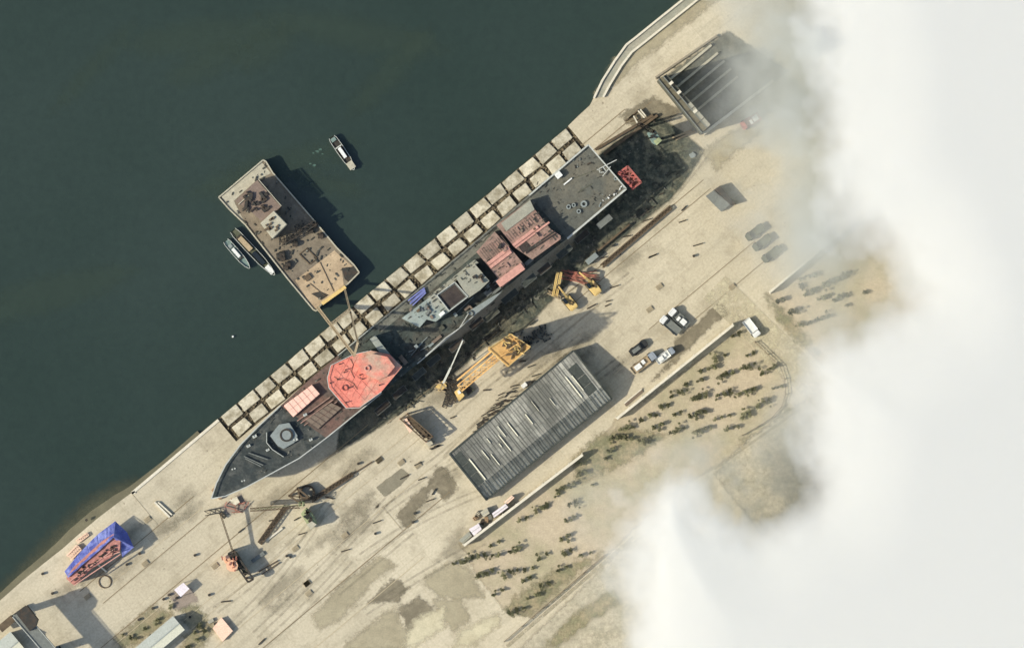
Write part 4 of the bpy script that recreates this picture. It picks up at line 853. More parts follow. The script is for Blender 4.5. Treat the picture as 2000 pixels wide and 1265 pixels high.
# green portal crane
ZG = lambda *p: zp(380, 900, 4.867, p)
def portal_legs(t, pts, z, m):
    for p in pts: q = P(*p); MB().bar(q, P(*p, z), .55).build('leg', M[m], t)
t = thing('portal_crane', 'green portal crane near the bow with a brown jib pointing left', 'crane', P(592, 995))
portal_legs(t, ZG((900, 330), (1010, 400), (1090, 350), (980, 260)), 3.6, 'rust_steel')
b = MB(); e = [P(*p, 3.6) for p in ZG((900, 330), (1010, 400), (1090, 350), (980, 260))]
for k in range(4): b.bar(e[k], e[(k + 1) % 4], .5, .6)
b.bar(e[0], e[2], .35); b.bar(e[1], e[3], .35); b.build('portal_frame', M['rust_steel'], t)
hs = MB().prism([p.xy for p in poly(ZG((1010, 500), (1060, 440), (1120, 500), (1165, 590), (1100, 650)), 4)], .8, 4.0).build('machine_house', M['crane_green'], t, bevel=.12)
MB().prism([p.xy for p in poly(ZG((1065, 600), (1115, 570), (1160, 600), (1105, 650)), 4.4)], 4.0, 4.5).build('counterweight', M['light_roof'], t)
b = MB()
for k in range(14): q = P(*ZG((random.uniform(1030, 1110), random.uniform(470, 580)))[0], 4.3); b.box((q.x, q.y, 4.2), (random.uniform(.3, 1.4), .35, .6), random.random() * 3)
b.build('roof_gear', M['dark_steel'], hs)
b = MB(); b.lattice(P(*ZG((1000, 432))[0], 4), P(*ZG((530, 462))[0], 4.5), .8, .2, 1.0, .8); b.build('jib', M['rust_steel'], t)
b = MB(); b.lattice(P(*ZG((1030, 400))[0], 3.6), P(*ZG((1010, 410))[0], 6.5), 1.0, .2); b.bar(P(*ZG((1010, 410))[0], 6.5), P(*ZG((540, 462))[0], 4.7), .08); b.build('mast', M['crane_green'], t)
simple('lattice_boom', 'dark lattice boom lying on the ground below the green crane', 'boom', MB().lattice(P(*ZG((870, 430))[0], .7), P(*ZG((620, 780))[0], .7), 1.2, .24, 1.1, 1.0), 'rust_steel')
simple('lattice_boom', 'very long thin boom lying on the ground from the green crane toward the hall', 'boom', MB().lattice(P(*ZG((1110, 375))[0], .6), P(*ZG((1500, 125))[0], .6), 1.1, .25, 1.0, .9).bar(P(*ZG((1500, 125))[0], .4), P(*ZG((1690, 5))[0], .4), .3), 'rust_steel')
t = thing('ring_frame', 'round steel ring standing upright of the green crane portal', 'ring', P(598, 960)); c = P(*ZG((1072, 300))[0]); MB().ring(c, 2.1, 1.6, 0, 1.4, 24).build('ring', M['rust_steel'], t); MB().ring(c, 1.55, 0.01, 0.05, .3, 24).build('base', M['concrete_block'], t)
# peach crane
t = thing('portal_crane', 'peach coloured crane with a dark base at the lower left of the quay', 'crane', P(462, 1095))
portal_legs(t, ZG((330, 890), (440, 1000), (500, 1110), (370, 850)), 3.8, 'rust_steel')
b = MB(); e = [P(*p, 3.8) for p in ZG((320, 880), (370, 850), (560, 1120), (510, 1150))]
for k in range(4): b.bar(e[k], e[(k + 1) % 4], .5, .6)
for k in range(6): b.bar(e[0].lerp(e[3], k / 6), e[1].lerp(e[2], (k + 1) / 6), .3)
b.build('portal_frame', M['dark_steel'], t)
MB().prism([p.xy for p in poly(ZG((350, 880), (395, 860), (520, 1060), (480, 1090)), 3.4)], .6, 3.4).build('platform', M['olive_paint'], t)
c = P(*ZG((350, 1000))[0], 9)
hs = MB().tube((c.x, c.y, .5), (c.x, c.y, 4.8), 1.75, 1.6, 9).build('machine_house', M['crane_peach'], t)
c2 = P(*ZG((310, 930))[0], 8); MB().box((c2.x, c2.y, 2.6), (2.4, 1.8, 2.6), .5).build('cabin', M['crane_peach'], t, bevel=.1)
b = MB()
for k in range(12): q = P(*ZG((random.uniform(260, 400), random.uniform(900, 1040)))[0], 5); b.box((q.x, q.y, 4.9), (random.uniform(.3, 1.3), .3, .5), random.random() * 3)
b.build('roof_gear', M['brick_red'], hs)
b = MB(); b.lattice(P(*ZG((360, 850))[0], 4), P(*ZG((245, 500))[0], 5), .35, .12, .8, .35); b.build('jib', M['rust_steel'], t)
simple('bent_girder', 'bent dark steel frame lying beside the bow of the warship', 'frame', MB().lattice(P(400, 1002, .4), P(432, 996, .4), 1.2, .2).lattice(P(430, 1000, .4), P(440, 1010, .4), .8, .2), 'dark_steel')
t = thing('scaffold', 'reddish scaffold with a pale round plate under the warship bow', 'scaffold', P(462, 980)); MB().prism([p.xy for p in poly(ZG((330, 370), (400, 335), (430, 390), (385, 425)), 1)], .8, 1.0).build('plate', M['concrete_block'], t)
b = MB()
for k in range(10): b.bar(P(*ZG((random.uniform(270, 520), random.uniform(380, 500)))[0], .4), P(*ZG((random.uniform(300, 520), random.uniform(340, 500)))[0], 1.0), .18)
b.build('pole', M['brick_red'], t)
# steel pieces on the ground by the peach crane
for k, (p, q, wd_, m_, lb) in enumerate((((680, 755), (835, 635), .5, 'wall_white', 'white steel beam lying right of the dark lattice boom'), ((545, 955), (660, 870), 1.0, 'grey_paint', 'grey truss lying right of the peach crane'), ((610, 1050), (790, 945), .3, 'rust_steel', 'upper of two thin rails lying near the peach crane'), ((640, 1075), (805, 965), .3, 'rust_steel', 'lower of two thin rails lying near the peach crane'))):
    simple('steel_beam', lb, 'beam', MB().bar(P(*ZG(p)[0], .3), P(*ZG(q)[0], .3), wd_, .5), m_)
# dark crane at the stern
t = thing('portal_crane', 'dark green crane standing in shade beyond the warship stern', 'crane', P(1283, 262))
ZK = lambda *p: zp(1150, 200, 7.908, p)
portal_legs(t, ZK((900, 380), (1010, 300), (1130, 560), (1040, 650)), 7, 'dark_steel')
MB().prism([p.xy for p in poly(ZK((900, 470), (1020, 420), (1130, 580), (1050, 660), (980, 620)), 10)], 5, 9.5).build('machine_house', M['boat_teal'], t, bevel=.1)
MB().prism([p.xy for p in poly(ZK((1000, 600), (1080, 540), (1130, 590), (1050, 665)), 10)], 9.5, 10.2).build('counterweight', M['crane_green'], t)
b = MB(); b.lattice(P(*ZK((960, 440))[0], 9), P(*ZK((770, 330))[0], 13), .9, .2); b.build('jib', M['dark_steel'], t)
b = MB()
for k in range(12): q = P(*ZK((random.uniform(930, 1040), random.uniform(440, 560)))[0], 9.8); b.box((q.x, q.y, 9.7), (random.uniform(.3, 1.2), .3, .5), random.random() * 3)
b.build('roof_gear', M['dark_steel'], t)
for k, (p, q, lb) in enumerate((((745, 330), (590, 290), 'steel bundle'), )): pass
t = thing('steel_rack', 'rack of white and rusty beams on the quay above the warship stern', 'rack', P(1255, 225))
for p, q in (((690, 210), (750, 320)), ((760, 130), (860, 240)), ((795, 110), (880, 215))): MB().bar(P(*ZK(p)[0], .9), P(*ZK(q)[0], .9), .35, .35).build('beam', M['wall_white'], t)
for p, q in (((560, 290), (690, 190)), ((620, 250), (760, 120)), ((640, 300), (830, 260))): MB().bar(P(*ZK(p)[0], .4), P(*ZK(q)[0], .4), .3, .5).build('rail', M['rust_steel'], t)
for p, q, lb in (((100, 730), (990, 200), 'outer of two long dark runway beams above the warship stern'), ((230, 800), (1060, 200), 'inner of two long dark runway beams above the warship stern')):
    simple('runway_beam', lb, 'beam', MB().bar(P(*ZK(p)[0], .5), P(*ZK(q)[0], .5), .7, 1.0), 'rust_steel')
simple('white_tarpaulin', 'crumpled pale tarpaulin on the dark ground far behind the stern', 'tarpaulin', MB().prism([p.xy for p in poly(rough_edge(ZK((1540, 800), (1610, 760), (1660, 820), (1620, 860), (1560, 850)), 1, 3, 5), .5)], 0.02, .5), 'gun_grey', bevel=.1)
for k, (p, q) in enumerate((((1290, 550), (1590, 430)), ((1340, 580), (1640, 450)))):
    simple('steel_beam', ('upper' if k == 0 else 'lower') + ' of two pale beams on the quay below the gate building', 'beam', MB().bar(P(*ZK(p)[0], .4), P(*ZK(q)[0], .4), .45, .5), 'tan_steel')

# gantry crane in the lower left corner
t = thing('gantry_crane', 'big dark gantry crane crossing the tracks in the bottom left corner', 'crane', P(70, 1240))
bz = 9.0; A_, B_ = P(34, 1196, bz), P(150, 1330, bz)
MB().bar(A_, B_, 3.2, 2.4).build('bridge_beam', M['grey_paint'], t)
b = MB(); 
for s in (-1, 1):
    n = Vector((-(B_ - A_).y, (B_ - A_).x, 0)).normalized() * 1.6 * s; b.bar(A_ + n + Vector((0, 0, 1.5)), B_ + n + Vector((0, 0, 1.5)), .15)
b.build('railing', M['rail_white'], t)
for p in ((28, 1202), (46, 1190), (92, 1278), (112, 1264)): q = P(*p); MB().bar(q, P(*p, bz), .8).build('leg', M['grey_paint'], t)
MB().prism([p.xy for p in poly([(30, 1196), (52, 1182), (74, 1210), (70, 1222), (58, 1232)], 12)], 8, 11.5).build('trolley_house', M['dark_steel'], t)
b = MB(); b.bar(P(24, 1204, 1), P(52, 1184, 1), .9, 1.2); b.bar(P(90, 1284, 1), P(118, 1262, 1), .9, 1.2); b.build('bogie', M['dark_steel'], t)
MB().bar(P(0, 1228, 3), P(26, 1206, 3), 2.0, 2.0).build('side_cabin', M['rust_steel'], t)

# ------------------------------------------------------------------ covered boat, lower left
ZB = lambda *p: zp(0, 980, 4.4375, p)
t = thing('covered_vessel', 'unfinished pinkish boat half wrapped in bright blue tarpaulin on the shore', 'boat', P(185, 1065))
hl = ZB((570, 660), (640, 560), (760, 450), (880, 340), (990, 270), (1050, 330), (1045, 410), (960, 480), (800, 570), (640, 720))
MB().prism([p.xy for p in poly(hl, 6)], .6, 6.1).build('hull', M['pink_hull'], t, bevel=.2)
b = MB(); rg = [P(*p, 6.7) for p in ZB((590, 655), (720, 540), (860, 420), (985, 305))]; eg = [P(*p, 3.4) for p in ZB((560, 600), (690, 440), (840, 285), (1000, 165))]
nn = 10
for k in range(nn + 1):
    f = k / nn * 3; i = min(2, int(f)); g_ = f - i
    for j in range(5):
        q = rg[i].lerp(rg[i + 1], g_).lerp(eg[i].lerp(eg[i + 1], g_), j / 4); b.v.append((q.x, q.y, q.z + (.35 if (k % 2 and j < 4) else 0) - .4 * math.sin(j / 4 * 3.14)))
for k in range(nn):
    for j in range(4): a = k * 5 + j; b.f.append((a, a + 1, a + 6, a + 5))
e0 = len(b.v)
ends = [P(*p, z) for p, z in zip(ZB((1000, 165), (1100, 260), (1160, 390), (1060, 480), (1045, 380)), (3.4, 4.2, 4.6, 3.8, 5.0))]
b.v += [tuple(p) for p in ends] + [tuple(rg[3])]; b.f += [(e0 + 5, e0 + 1, e0), (e0 + 5, e0 + 2, e0 + 1), (e0 + 5, e0 + 4, e0 + 2), (e0 + 4, e0 + 3, e0 + 2)]
me = b.build('tarpaulin', M['blue_tarp'], t); tp = me
b = MB()
for f in (.12, .3, .47, .66, .84): i = min(2, int(f * 3)); g_ = f * 3 - i; b.bar(rg[i].lerp(rg[i + 1], g_) + Vector((0, 0, .1)), eg[i].lerp(eg[i + 1], g_) + Vector((0, 0, .15)), .1, .06)
b.bar(ends[0] + Vector((0, 0, .1)), rg[3] + Vector((0, 0, .12)), .14, .1); b.bar(ends[2] + Vector((0, 0, .1)), rg[3] + Vector((0, 0, .12)), .14, .1); b.build('lashing', M['blue_pipe'], t)
md = tp.modifiers.new('thickness', 'SOLIDIFY'); md.thickness = .05
b = MB()
for k in range(34): q = P(*lp(ZB((640, 650))[0], ZB((1010, 360))[0], random.random()), 6.2) + Vector((random.uniform(-1, 1), random.uniform(-1.4, .4), 0)); b.box((q.x, q.y, 6.3), (random.uniform(.3, .9), .3, .5), random.random() * 3)
b.build('deck_gear', M['dark_steel'], t)
b = MB()
for p, q in (((600, 690), (1000, 400)), ((640, 720), (1045, 450)), ((900, 480), (1040, 430))): b.bar(P(*ZB(p)[0], 6.3), P(*ZB(q)[0], 6.3), .25, .4)
b.build('bulwark', M['pink_bright'], t)
simple('prop_beam', 'pale beam leaning from the pinkish boat toward the ring on the ground', 'beam', MB().bar(P(*ZB((835, 530))[0], 3), P(*ZB((920, 600))[0], .3), .4), 'wall_white')
c = P(*ZB((910, 690))[0]); simple('hoop', 'thin steel hoop lying on the ground below the covered boat', 'hoop', MB().ring(c, 1.75, 1.5, 0.02, .25, 28), 'rust_steel')
simple('rubble_heap', 'heap of pale pinkish planks on the shore side of the covered boat', 'heap', MB().lattice(P(135, 1088, .3), P(155, 1068, .3), 1.6, .35, .6).lattice(P(150, 1058, .3), P(172, 1042, .3), .8, .2, .6), 'peach_slab')
b = MB(); b.bar(P(*ZB((1340, 0))[0], .3), P(*ZB((1470, 130))[0], .3), .5, .6); b.bar(P(*ZB((1370, 0))[0], .3), P(*ZB((1490, 110))[0], .3), .4, .6)
simple('steel_channel', 'pair of pale steel channels lying across the quay left of the bow', 'channel', b, 'wall_white')

# ------------------------------------------------------------------ buildings lower left, sheds by the wall
def gable(name, label, a, b_, wpx, h, rise, mr1, mr2, mw, cat='building'):
    A, B = Vector(a), Vector(b_); d = (B - A).normalized(); n = Vector((-d.y, d.x)) * wpx / 2      # pixels
    t = thing(name, label, cat, P(*((A + B) / 2)))
    c4 = [A + n, B + n, B - n, A - n]
    MB().prism([p.xy for p in poly([tuple(p) for p in c4], h)], 0, h).build('wall', M[mw], t)
    e = 1.06; c4 = [A - d * 2 + n * e, B + d * 2 + n * e, B + d * 2 - n * e, A - d * 2 - n * e]; r0, r1 = A - d * 2, B + d * 2
    for (p, q, m_) in ((c4[0], c4[1], mr1), (c4[3], c4[2], mr2)):
        x = MB().add([P(p.x, p.y, h), P(q.x, q.y, h), P(r1.x, r1.y, h + rise), P(r0.x, r0.y, h + rise)], [(0, 1, 2, 3)]).build('roof', M[m_], t); x.modifiers.new('thickness', 'SOLIDIFY').thickness = .15
    MB().bar(P(r0.x, r0.y, h + rise + .12), P(r1.x, r1.y, h + rise + .12), .3, .15).build('ridge', M['grey_roof'], t)
    for r_, s in ((r1, 1),): MB().add([P(*(B + n), h), P(*(B - n), h), P(*B, h + rise - .1)], [(0, 1, 2)]).build('gable_end', M[mw], t)
    return t
gable('store_building', 'long low building with a white and grey gabled roof beside the garden', (190, 1350), (348, 1217), 33, 3.6, .9, 'white_roof', 'grey_roof', 'wall_grey')
gable('store_building', 'white roofed building cut off by the bottom left corner', (-60, 1330), (34, 1252), 44, 4, 1.2, 'white_roof', 'grey_roof', 'wall_grey')
t = thing('canopy', 'small white square canopy on the open yard above the long building', 'canopy', P(355, 1151)); q = [(340, 1151), (358, 1137), (370, 1149), (353, 1165)]
MB().prism([p.xy for p in poly(q, 2.6)], 2.45, 2.6).build('roof', M['pinkish_roof'], t)
for p in q: MB().bar(P(*lp(p, (355, 1151), .08)), P(*lp(p, (355, 1151), .08), 2.45), .14).build('post', M['dark_steel'], t)
t = thing('container_stack', 'peach coloured flat roofed cabin standing alone below the yard', 'cabin', P(435, 1228)); q = [(416, 1226), (433, 1206), (454, 1231), (435, 1251)]
MB().prism([p.xy for p in poly(q, 1.2)], 0, 1.1).build('body', M['peach_slab'], t); MB().prism([p.xy for p in poly([lp(p, (435, 1228), -.05) for p in q], 1.25)], 1.1, 1.22).build('roof', M['peach_slab'], t, bevel=.04)
MB().box(P(412, 1212) + Vector((0, 0, .4)), (1.6, .9, .8), .5).build('step', M['pale_slab'], t)
ZW = lambda *p: zp(720, 850, 4.545, p)
def shed(label, pts, h, m_, name='shed'):
    t = thing(name, label, 'shed', P(*pts[0])); MB().prism([p.xy for p in poly([lp(p, lp(pts[0], pts[2], .5), .05) for p in pts], h)], 0, h).build('wall', M['wall_grey'], t)
    MB().prism([p.xy for p in poly(pts, h)], h, h + .15).build('roof', M[m_], t); q = P(*lp(pts[0], pts[2], .4), h); MB().bar(P(*lp(pts[0], pts[3], .5), h + .2), P(*lp(pts[1], pts[2], .5), h + .2), .12).build('roof_seam', M['grey_roof'], t)
    return t
shed('square shed with a pinkish white roof at the lower end of the wall', ZW((890, 830), (975, 780), (1005, 830), (935, 890)), 2.4, 'pinkish_roof')
shed('long shed with a pinkish white roof behind the grey hall corner', ZW((1095, 690), (1215, 605), (1240, 635), (1112, 730)), 2.4, 'pinkish_roof')
shed('grey roofed shed at the very end of the wall', ZW((800, 930), (890, 850), (920, 890), (840, 960)), 2.0, 'pale_slab')
shed('small peach roofed shed under the corner of the grey hall', ZW((1200, 590), (1270, 530), (1295, 550), (1230, 610)), 2.0, 'peach_slab')
shed('cream roofed lean to beside a clutter of crates', ZW((990, 680), (1050, 640), (1075, 690), (1020, 725)), 1.8, 'light_roof')
for k, (x, y, m_, lb) in enumerate(((950, 730, 'timber', 'brown crate left of the cream lean to'), (965, 700, 'light_roof', 'pale crate left of the cream lean to'), (1010, 770, 'dark_steel', 'dark crate between the two pinkish sheds'), (1045, 745, 'timber', 'brown crate between the two pinkish sheds'), (1075, 720, 'grey_paint', 'grey crate between the two pinkish sheds'), (990, 790, 'wall_white', 'white crate next to the square pinkish shed'))):
    q = P(*ZW((x, y))[0]); t = thing('crate', lb, 'crate', q); MB().box(q + Vector((0, 0, .5)), (1.5, 1.0, 1.0), A0 + .3 * k).build('body', M[m_], t); b = MB()
    for s in (-.5, 0, .5): b.box(q + Vector((s * math.cos(A0 + .3 * k), s * math.sin(A0 + .3 * k), 1.03)), (.12, 1.04, .06), A0 + .3 * k)
    b.build('slat', M['rust_steel'], t)
t = thing('platform', 'flat timber platform with pale edging at the upper end of the orchard wall', 'platform', P(1245, 788)); q = zp(1180, 560, 4.2175, [(165, 960), (310, 840), (320, 865), (180, 985)]); MB().prism([p.xy for p in poly(q, .3)], 0.02, .3).build('deck', M['brown_hatch'], t)
b = MB(); b.bar(P(*q[0], .35), P(*q[1], .35), .3, .3); b.build('edging', M['wall_white'], t)

# ------------------------------------------------------------------ vehicles
def truck_mesh(t, L, W, cabm, bedm, kind):
    hl = L / 2
    if kind == 'van':
        body = MB().prism([(-hl, -W / 2), (hl * .8, -W / 2), (hl, -W * .36), (hl, W * .36), (hl * .8, W / 2), (-hl, W / 2)], .45, 1.25).build('body', M[cabm], t, bevel=.12)
        cb_ = MB().prism([(-hl * .92, -W * .42), (hl * .3, -W * .42), (hl * .3, W * .42), (-hl * .92, W * .42)], 1.25, 1.85).build('cabin', M[cabm], t, bevel=.12)
        MB().add([(hl * .3, -W * .4, 1.8), (hl * .56, -W * .44, 1.28), (hl * .56, W * .44, 1.28), (hl * .3, W * .4, 1.8)], [(0, 1, 2, 3)]).build('windscreen', M['glass_dark'], t)
        MB().box((-hl * .3, 0, 1.87), (L * .42, W * .5, .04)).build('roof_rack', M['grey_paint'], t)
    else:
        MB().box((0, 0, .7), (L * .98, W * .5, .25)).build('chassis', M['dark_steel'], t)
        MB().prism([(hl * .52, -W * .46), (hl * .95, -W * .46), (hl, -W * .38), (hl, W * .38), (hl * .95, W * .46), (hl * .52, W * .46)], .5, 2.1).build('cab', M[cabm], t, bevel=.12)
        MB().add([(hl * .86, -W * .38, 2.13), (hl * .99, -W * .38, 1.5), (hl * .99, W * .38, 1.5), (hl * .86, W * .38, 2.13)], [(0, 1, 2, 3)]).add([(hl * 1.005, -W * .36, 1.45), (hl * 1.005, W * .36, 1.45), (hl * 1.005, W * .36, 1.75), (hl * 1.005, -W * .36, 1.75)], [(0, 1, 2, 3)]).build('windscreen', M['glass_dark'], t)
        MB().box((-hl * .26, 0, .95), (L * .72, W, .25)).build('bed', M[bedm], t)
        b = MB()
        for s in (-1, 1): b.box((-hl * .26, s * W * .48, 1.25), (L * .72, .08, .4))
        b.box((-hl * .98, 0, 1.25), (.08, W * .9, .4)); b.box((hl * .45, 0, 1.45), (.08, W * .9, .8)); b.build('side_board', M[cabm if kind == 'open' else bedm], t)
        if kind == 'load':
            b = MB(); b.box((-hl * .5, 0, 1.4), (L * .25, W * .6, .6)); b.box((0, W * .1, 1.3), (L * .12, W * .5, .5)); b.build('cargo', M['white_paint'], t)
    for x in (-.6, .62):
        for s in (-1, 1): MB().tube((x * hl, s * W * .5 - .12, .45), (x * hl, s * W * .5 + .12, .45), .45, n=12).build('wheel', M['tyre'], t)
    for s in (-1, 1): MB().box((hl * .99, s * W * .32, .85), (.1, .25, .18)).build('headlight', M['white_paint'], t)
def vehicle(name, label, cat, x, y, ang, L, W, cabm, bedm, kind, group=None):
    t = thing(name, label, cat, (0, 0, 0), group); truck_mesh(t, L, W, cabm, bedm, kind); t.location = P(x, y); t.rotation_euler[2] = R(ang); return t
vehicle('parked_van', 'dark van parked alone right of the grey hall end', 'van', 1247, 679, 37, 5.4, 2.0, 'car_dark', 'car_dark', 'van')
vehicle('flatbed_truck', 'left of two white cabbed flatbed trucks parked side by side', 'truck', 1309, 635, 140, 6.2, 2.4, 'car_white', 'grey_paint', 'flat')
vehicle('flatbed_truck', 'right of two white cabbed flatbed trucks parked side by side', 'truck', 1326, 621, 138, 6.2, 2.4, 'car_white', 'grey_paint', 'load')
vehicle('cargo_truck', 'long grey truck with a tan bed of crates next to the hall', 'truck', 1257, 708, 37, 7.6, 2.3, 'car_grey', 'tan_steel', 'load')
vehicle('pickup_truck', 'white loaded truck with a grey cab between the van and the long wall', 'truck', 1299, 694, 36, 5.6, 2.0, 'car_grey', 'white_paint', 'load')
vehicle('cargo_truck', 'bright white truck standing on the road at the orchard corner', 'truck', 1468, 640, -52, 5.4, 2.3, 'car_white', 'white_paint', 'open')
for (x, y, lb) in ((1474, 454, 'upper of three olive trucks parked in the thin haze'), (1488, 474, 'middle of three olive trucks parked in the thin haze'), (1506, 497, 'lower of three olive trucks parked in the thin haze')):
    vehicle('army_truck', lb, 'truck', x, y, 217, 5.6, 2.1, 'olive_paint', 'olive_paint', 'flat')
vehicle('red_truck', 'red truck standing beside the upper berth at the cloud edge', 'truck', 1466, 237, 212, 5.8, 2.4, 'red_steel', 'red_steel', 'load')
t = thing('equipment_pallet', 'grey low platform with dark sides fading in the haze', 'platform', P(1405, 390)); q = zp(1300, 340, 3.952, [(310, 170), (370, 125), (500, 235), (430, 290)])
MB().prism([p.xy for p in poly(q, 1.6)], .1, 1.6).build('deck', M['grey_paint'], t); MB().prism([p.xy for p in poly(zp(1300, 340, 3.952, [(375, 120), (420, 90), (545, 235), (505, 240)]), 2.4)], 0, 2.4).build('side_unit', M['dark_steel'], t)
# excavators
def excavator(label, x, y, ang, boom_ang, L, reach):
    t = thing('excavator', label, 'excavator', P(x, y)); c = P(x, y); a = R(ang)
    def w2(u, v, z): return Vector((c.x + u * math.cos(a) - v * math.sin(a), c.y + u * math.sin(a) + v * math.cos(a), z))
    for s in (-1, 1): MB().box(w2(0, s * 1.1, .5), (L * .85, .6, 1.0), a).build('track', M['tyre'], t, bevel=.2)
    MB().box(w2(-.2, 0, 1.7), (L * .8, 2.5, 1.3), a).build('house', M['machine_yellow'], t, bevel=.15); MB().box(w2(L * .2, .7, 2.4), (1.5, 1.0, 1.3), a).build('cab', M['glass_dark'], t, bevel=.1); MB().box(w2(-L * .42, 0, 1.7), (.8, 2.4, 1.1), a).build('counterweight', M['machine_yellow'], t, bevel=.2)
    b = MB()
    for k in range(6): b.box(w2(random.uniform(-.9, .4), random.uniform(-1, .3), 2.45), (.6, .35, .3), a)
    b.build('engine_cover', M['rust_steel'], t)
    ba = R(boom_ang); e = w2(L * .3, -.3, 2.2); m_ = e + Vector((math.cos(ba), math.sin(ba), .75)) * reach * .55; f = m_ + Vector((math.cos(ba), math.sin(ba), -.7)) * reach * .5
    MB().bar(e, m_, .55, .7).build('boom', M['machine_yellow'], t); MB().bar(m_, f, .4, .5).build('arm', M['machine_yellow'], t); MB().box(f + Vector((0, 0, -.2)), (1.0, 1.1, .8), ba).build('bucket', M['dark_steel'], t, bevel=.1)
excavator('yellow excavator with its boom raised at the edge of the hull shadow', 1112, 590, 130, 128, 4.6, 3.4)
excavator('pale yellow excavator, the farther right of the two by the hull shadow', 1158, 560, 130, 140, 4.8, 3.6)
t = thing('boom_stand', 'pair of pale yellow boom sections propped upright beside the left excavator', 'boom', P(1087, 556))
for dx in (-3, 4): MB().lattice(P(1083 + dx, 578, 1), P(1092 + dx, 532, 3), .5, .16).build('boom_section', M['machine_yellow'], t)
MB().lattice(P(1070, 570, .8), P(1094, 582, .8), .8, .2).build('stand', M['tan_steel'], t)
b = MB()
for k in range(16): b.bar(P(random.uniform(1095, 1125), random.uniform(526, 545), .3), P(random.uniform(1130, 1175), random.uniform(528, 560), .5), .22)
simple('scrap_bars', 'tangle of reddish steel bars behind the two excavators', 'scrap', b, 'brick_red')
b = MB()
for k in range(60):
    t_ = random.random(); x, y = 925 + t_ * 80 + random.uniform(-8, 8), 838 - t_ * 82 + random.uniform(-9, 9); a = random.gauss(R(17), .2); l_ = random.uniform(4, 16)
    b.bar(P(x, y, .2), P(x + l_ * math.cos(a), y - l_ * math.sin(a), .25), random.uniform(.14, .35), .3)
simple('scrap_bars', 'long untidy heap of dark bars along the near side of the grey hall', 'scrap', b, 'dark_steel')
t = thing('generator', 'small white generator against the long side of the grey hall', 'generator', P(1027, 750)); MB().box(P(1024, 752) + Vector((0, 0, .6)), (1.6, 1.1, 1.2), A0).build('body', M['white_paint'], t, bevel=.08); MB().tube(P(1035, 748) + Vector((0, 0, .1)), P(1035, 748) + Vector((0, 0, 1)), .5).build('tank', M['dark_steel'], t)
b = MB()
for k in range(34):
    x, y = UV(random.gauss(385, 13), random.gauss(1172, 10)); q = P(x, y); b.box((q.x, q.y, .4), (random.uniform(.3, 2), random.uniform(.2, .6), random.uniform(.3, 1.2)), random.random() * 3)
simple('machinery_heap', 'dark heap of machine parts right behind the big yellow crane', 'heap', b, 'clutter_paint')
t = thing('site_trailer', 'pale grey trailer at the edge of the hull shadow behind the right excavator', 'trailer', P(1156, 505)); MB().box(P(1156, 505) + Vector((0, 0, 1.1)), (3.6, 1.5, 1.6), A0).build('body', M['gun_grey'], t, bevel=.08)
for s in (-1, 1): q = P(1156 + 6 * s, 505 - 5 * s); MB().tube((q.x - .3, q.y - .6, .35), (q.x + .3, q.y + .6, .35), .35).build('wheel', M['tyre'], t)
b = MB(); b.bar(P(1168, 490, .7), P(1230, 438, .7), .5, 1.2); simple('barrier', 'long low dark barrier between the hull shadow and the pale yard', 'barrier', b, 'rust_steel')
b = MB(); b.lattice(P(1175, 520, .5), P(1310, 405, .5), 1.0, .3, 1.1, .8); simple('lattice_boom', 'long dark lattice boom lying on the yard right of the flight deck', 'boom', b, 'rust_steel')

# small loose things about the quay, each on its own
def small(x, y, kind, ang=None):
    q = P(x, y); a = R(ang if ang is not None else random.uniform(0, 180)); n = small.n; small.n += 1
    if kind == 'plank': o = simple('timber_plank', 'dark timber lying loose on the bare yard', 'timber', MB().box(q + Vector((0, 0, .25)), (random.uniform(1.4, 2.8), .3, .4), a), 'dark_steel', 'loose timbers on the yard')
    elif kind == 'drum': o = simple('oil_drum', 'dark drum standing on the yard', 'drum', MB().tube(q, q + Vector((0, 0, .9)), .36, n=12), 'dark_steel', 'drums on the yard')
    else: o = simple('wooden_pallet', 'low pale pallet lying on the yard', 'pallet', MB().box(q + Vector((0, 0, .15)), (1.8, 1.2, .3), a).box(q + Vector((0, 0, .35)), (1.6, .3, .1), a), 'pallet_wood', 'pallets on the yard')
small.n = 0
for (x, y) in ZW((440, 250), (470, 385), (545, 575), (585, 105), (620, 95)) + ZG((720, 640), (440, 660), (970, 550), (1020, 690), (750, 560)) + zp(760, 600, 4.517, [(560, 970), (1180, 475), (1290, 600), (400, 1240), (860, 730), (1250, 520)]) + zp(1000, 480, 4.517, [(850, 487), (700, 535), (905, 360), (840, 525), (1240, 90)]) + zp(1080, 340, 6.325, [(1230, 1010), (1330, 250), (1130, 490), (1200, 430), (910, 770), (1160, 570)]) + zp(1300, 340, 3.952, [(140, 265), (250, 545), (130, 365)]): small(x, y, 'plank', random.gauss(18, 8))
for (x, y) in ZW((410, 690), (395, 770), (60, 870)) + ZB((750, 155), (370, 620), (1100, 540), (1210, 445), (1690, 460), (455, 790)) + zp(200, 1100, 4.762, [(620, 290), (340, 520), (470, 415), (690, 320), (815, 495), (570, 330)]) + [(1330, 625), (1355, 500), (1262, 410), (850, 872), (560, 1085), (700, 905)]: small(x, y, 'drum')
for (x, y) in ZW((95, 220), (290, 240), (440, 265)) + zp(200, 1100, 4.762, [(1900, 185), (1920, 275)]) + ZG((1430, 705), (960, 830), (1070, 1160), (195, 995)) + zp(1000, 480, 4.517, [(1300, 360), (1215, 560)]) + ZB((1280, 150), (1260, 530), (760, 820)) + [(740, 898), (1430, 560)]: small(x, y, 'pallet', 38)
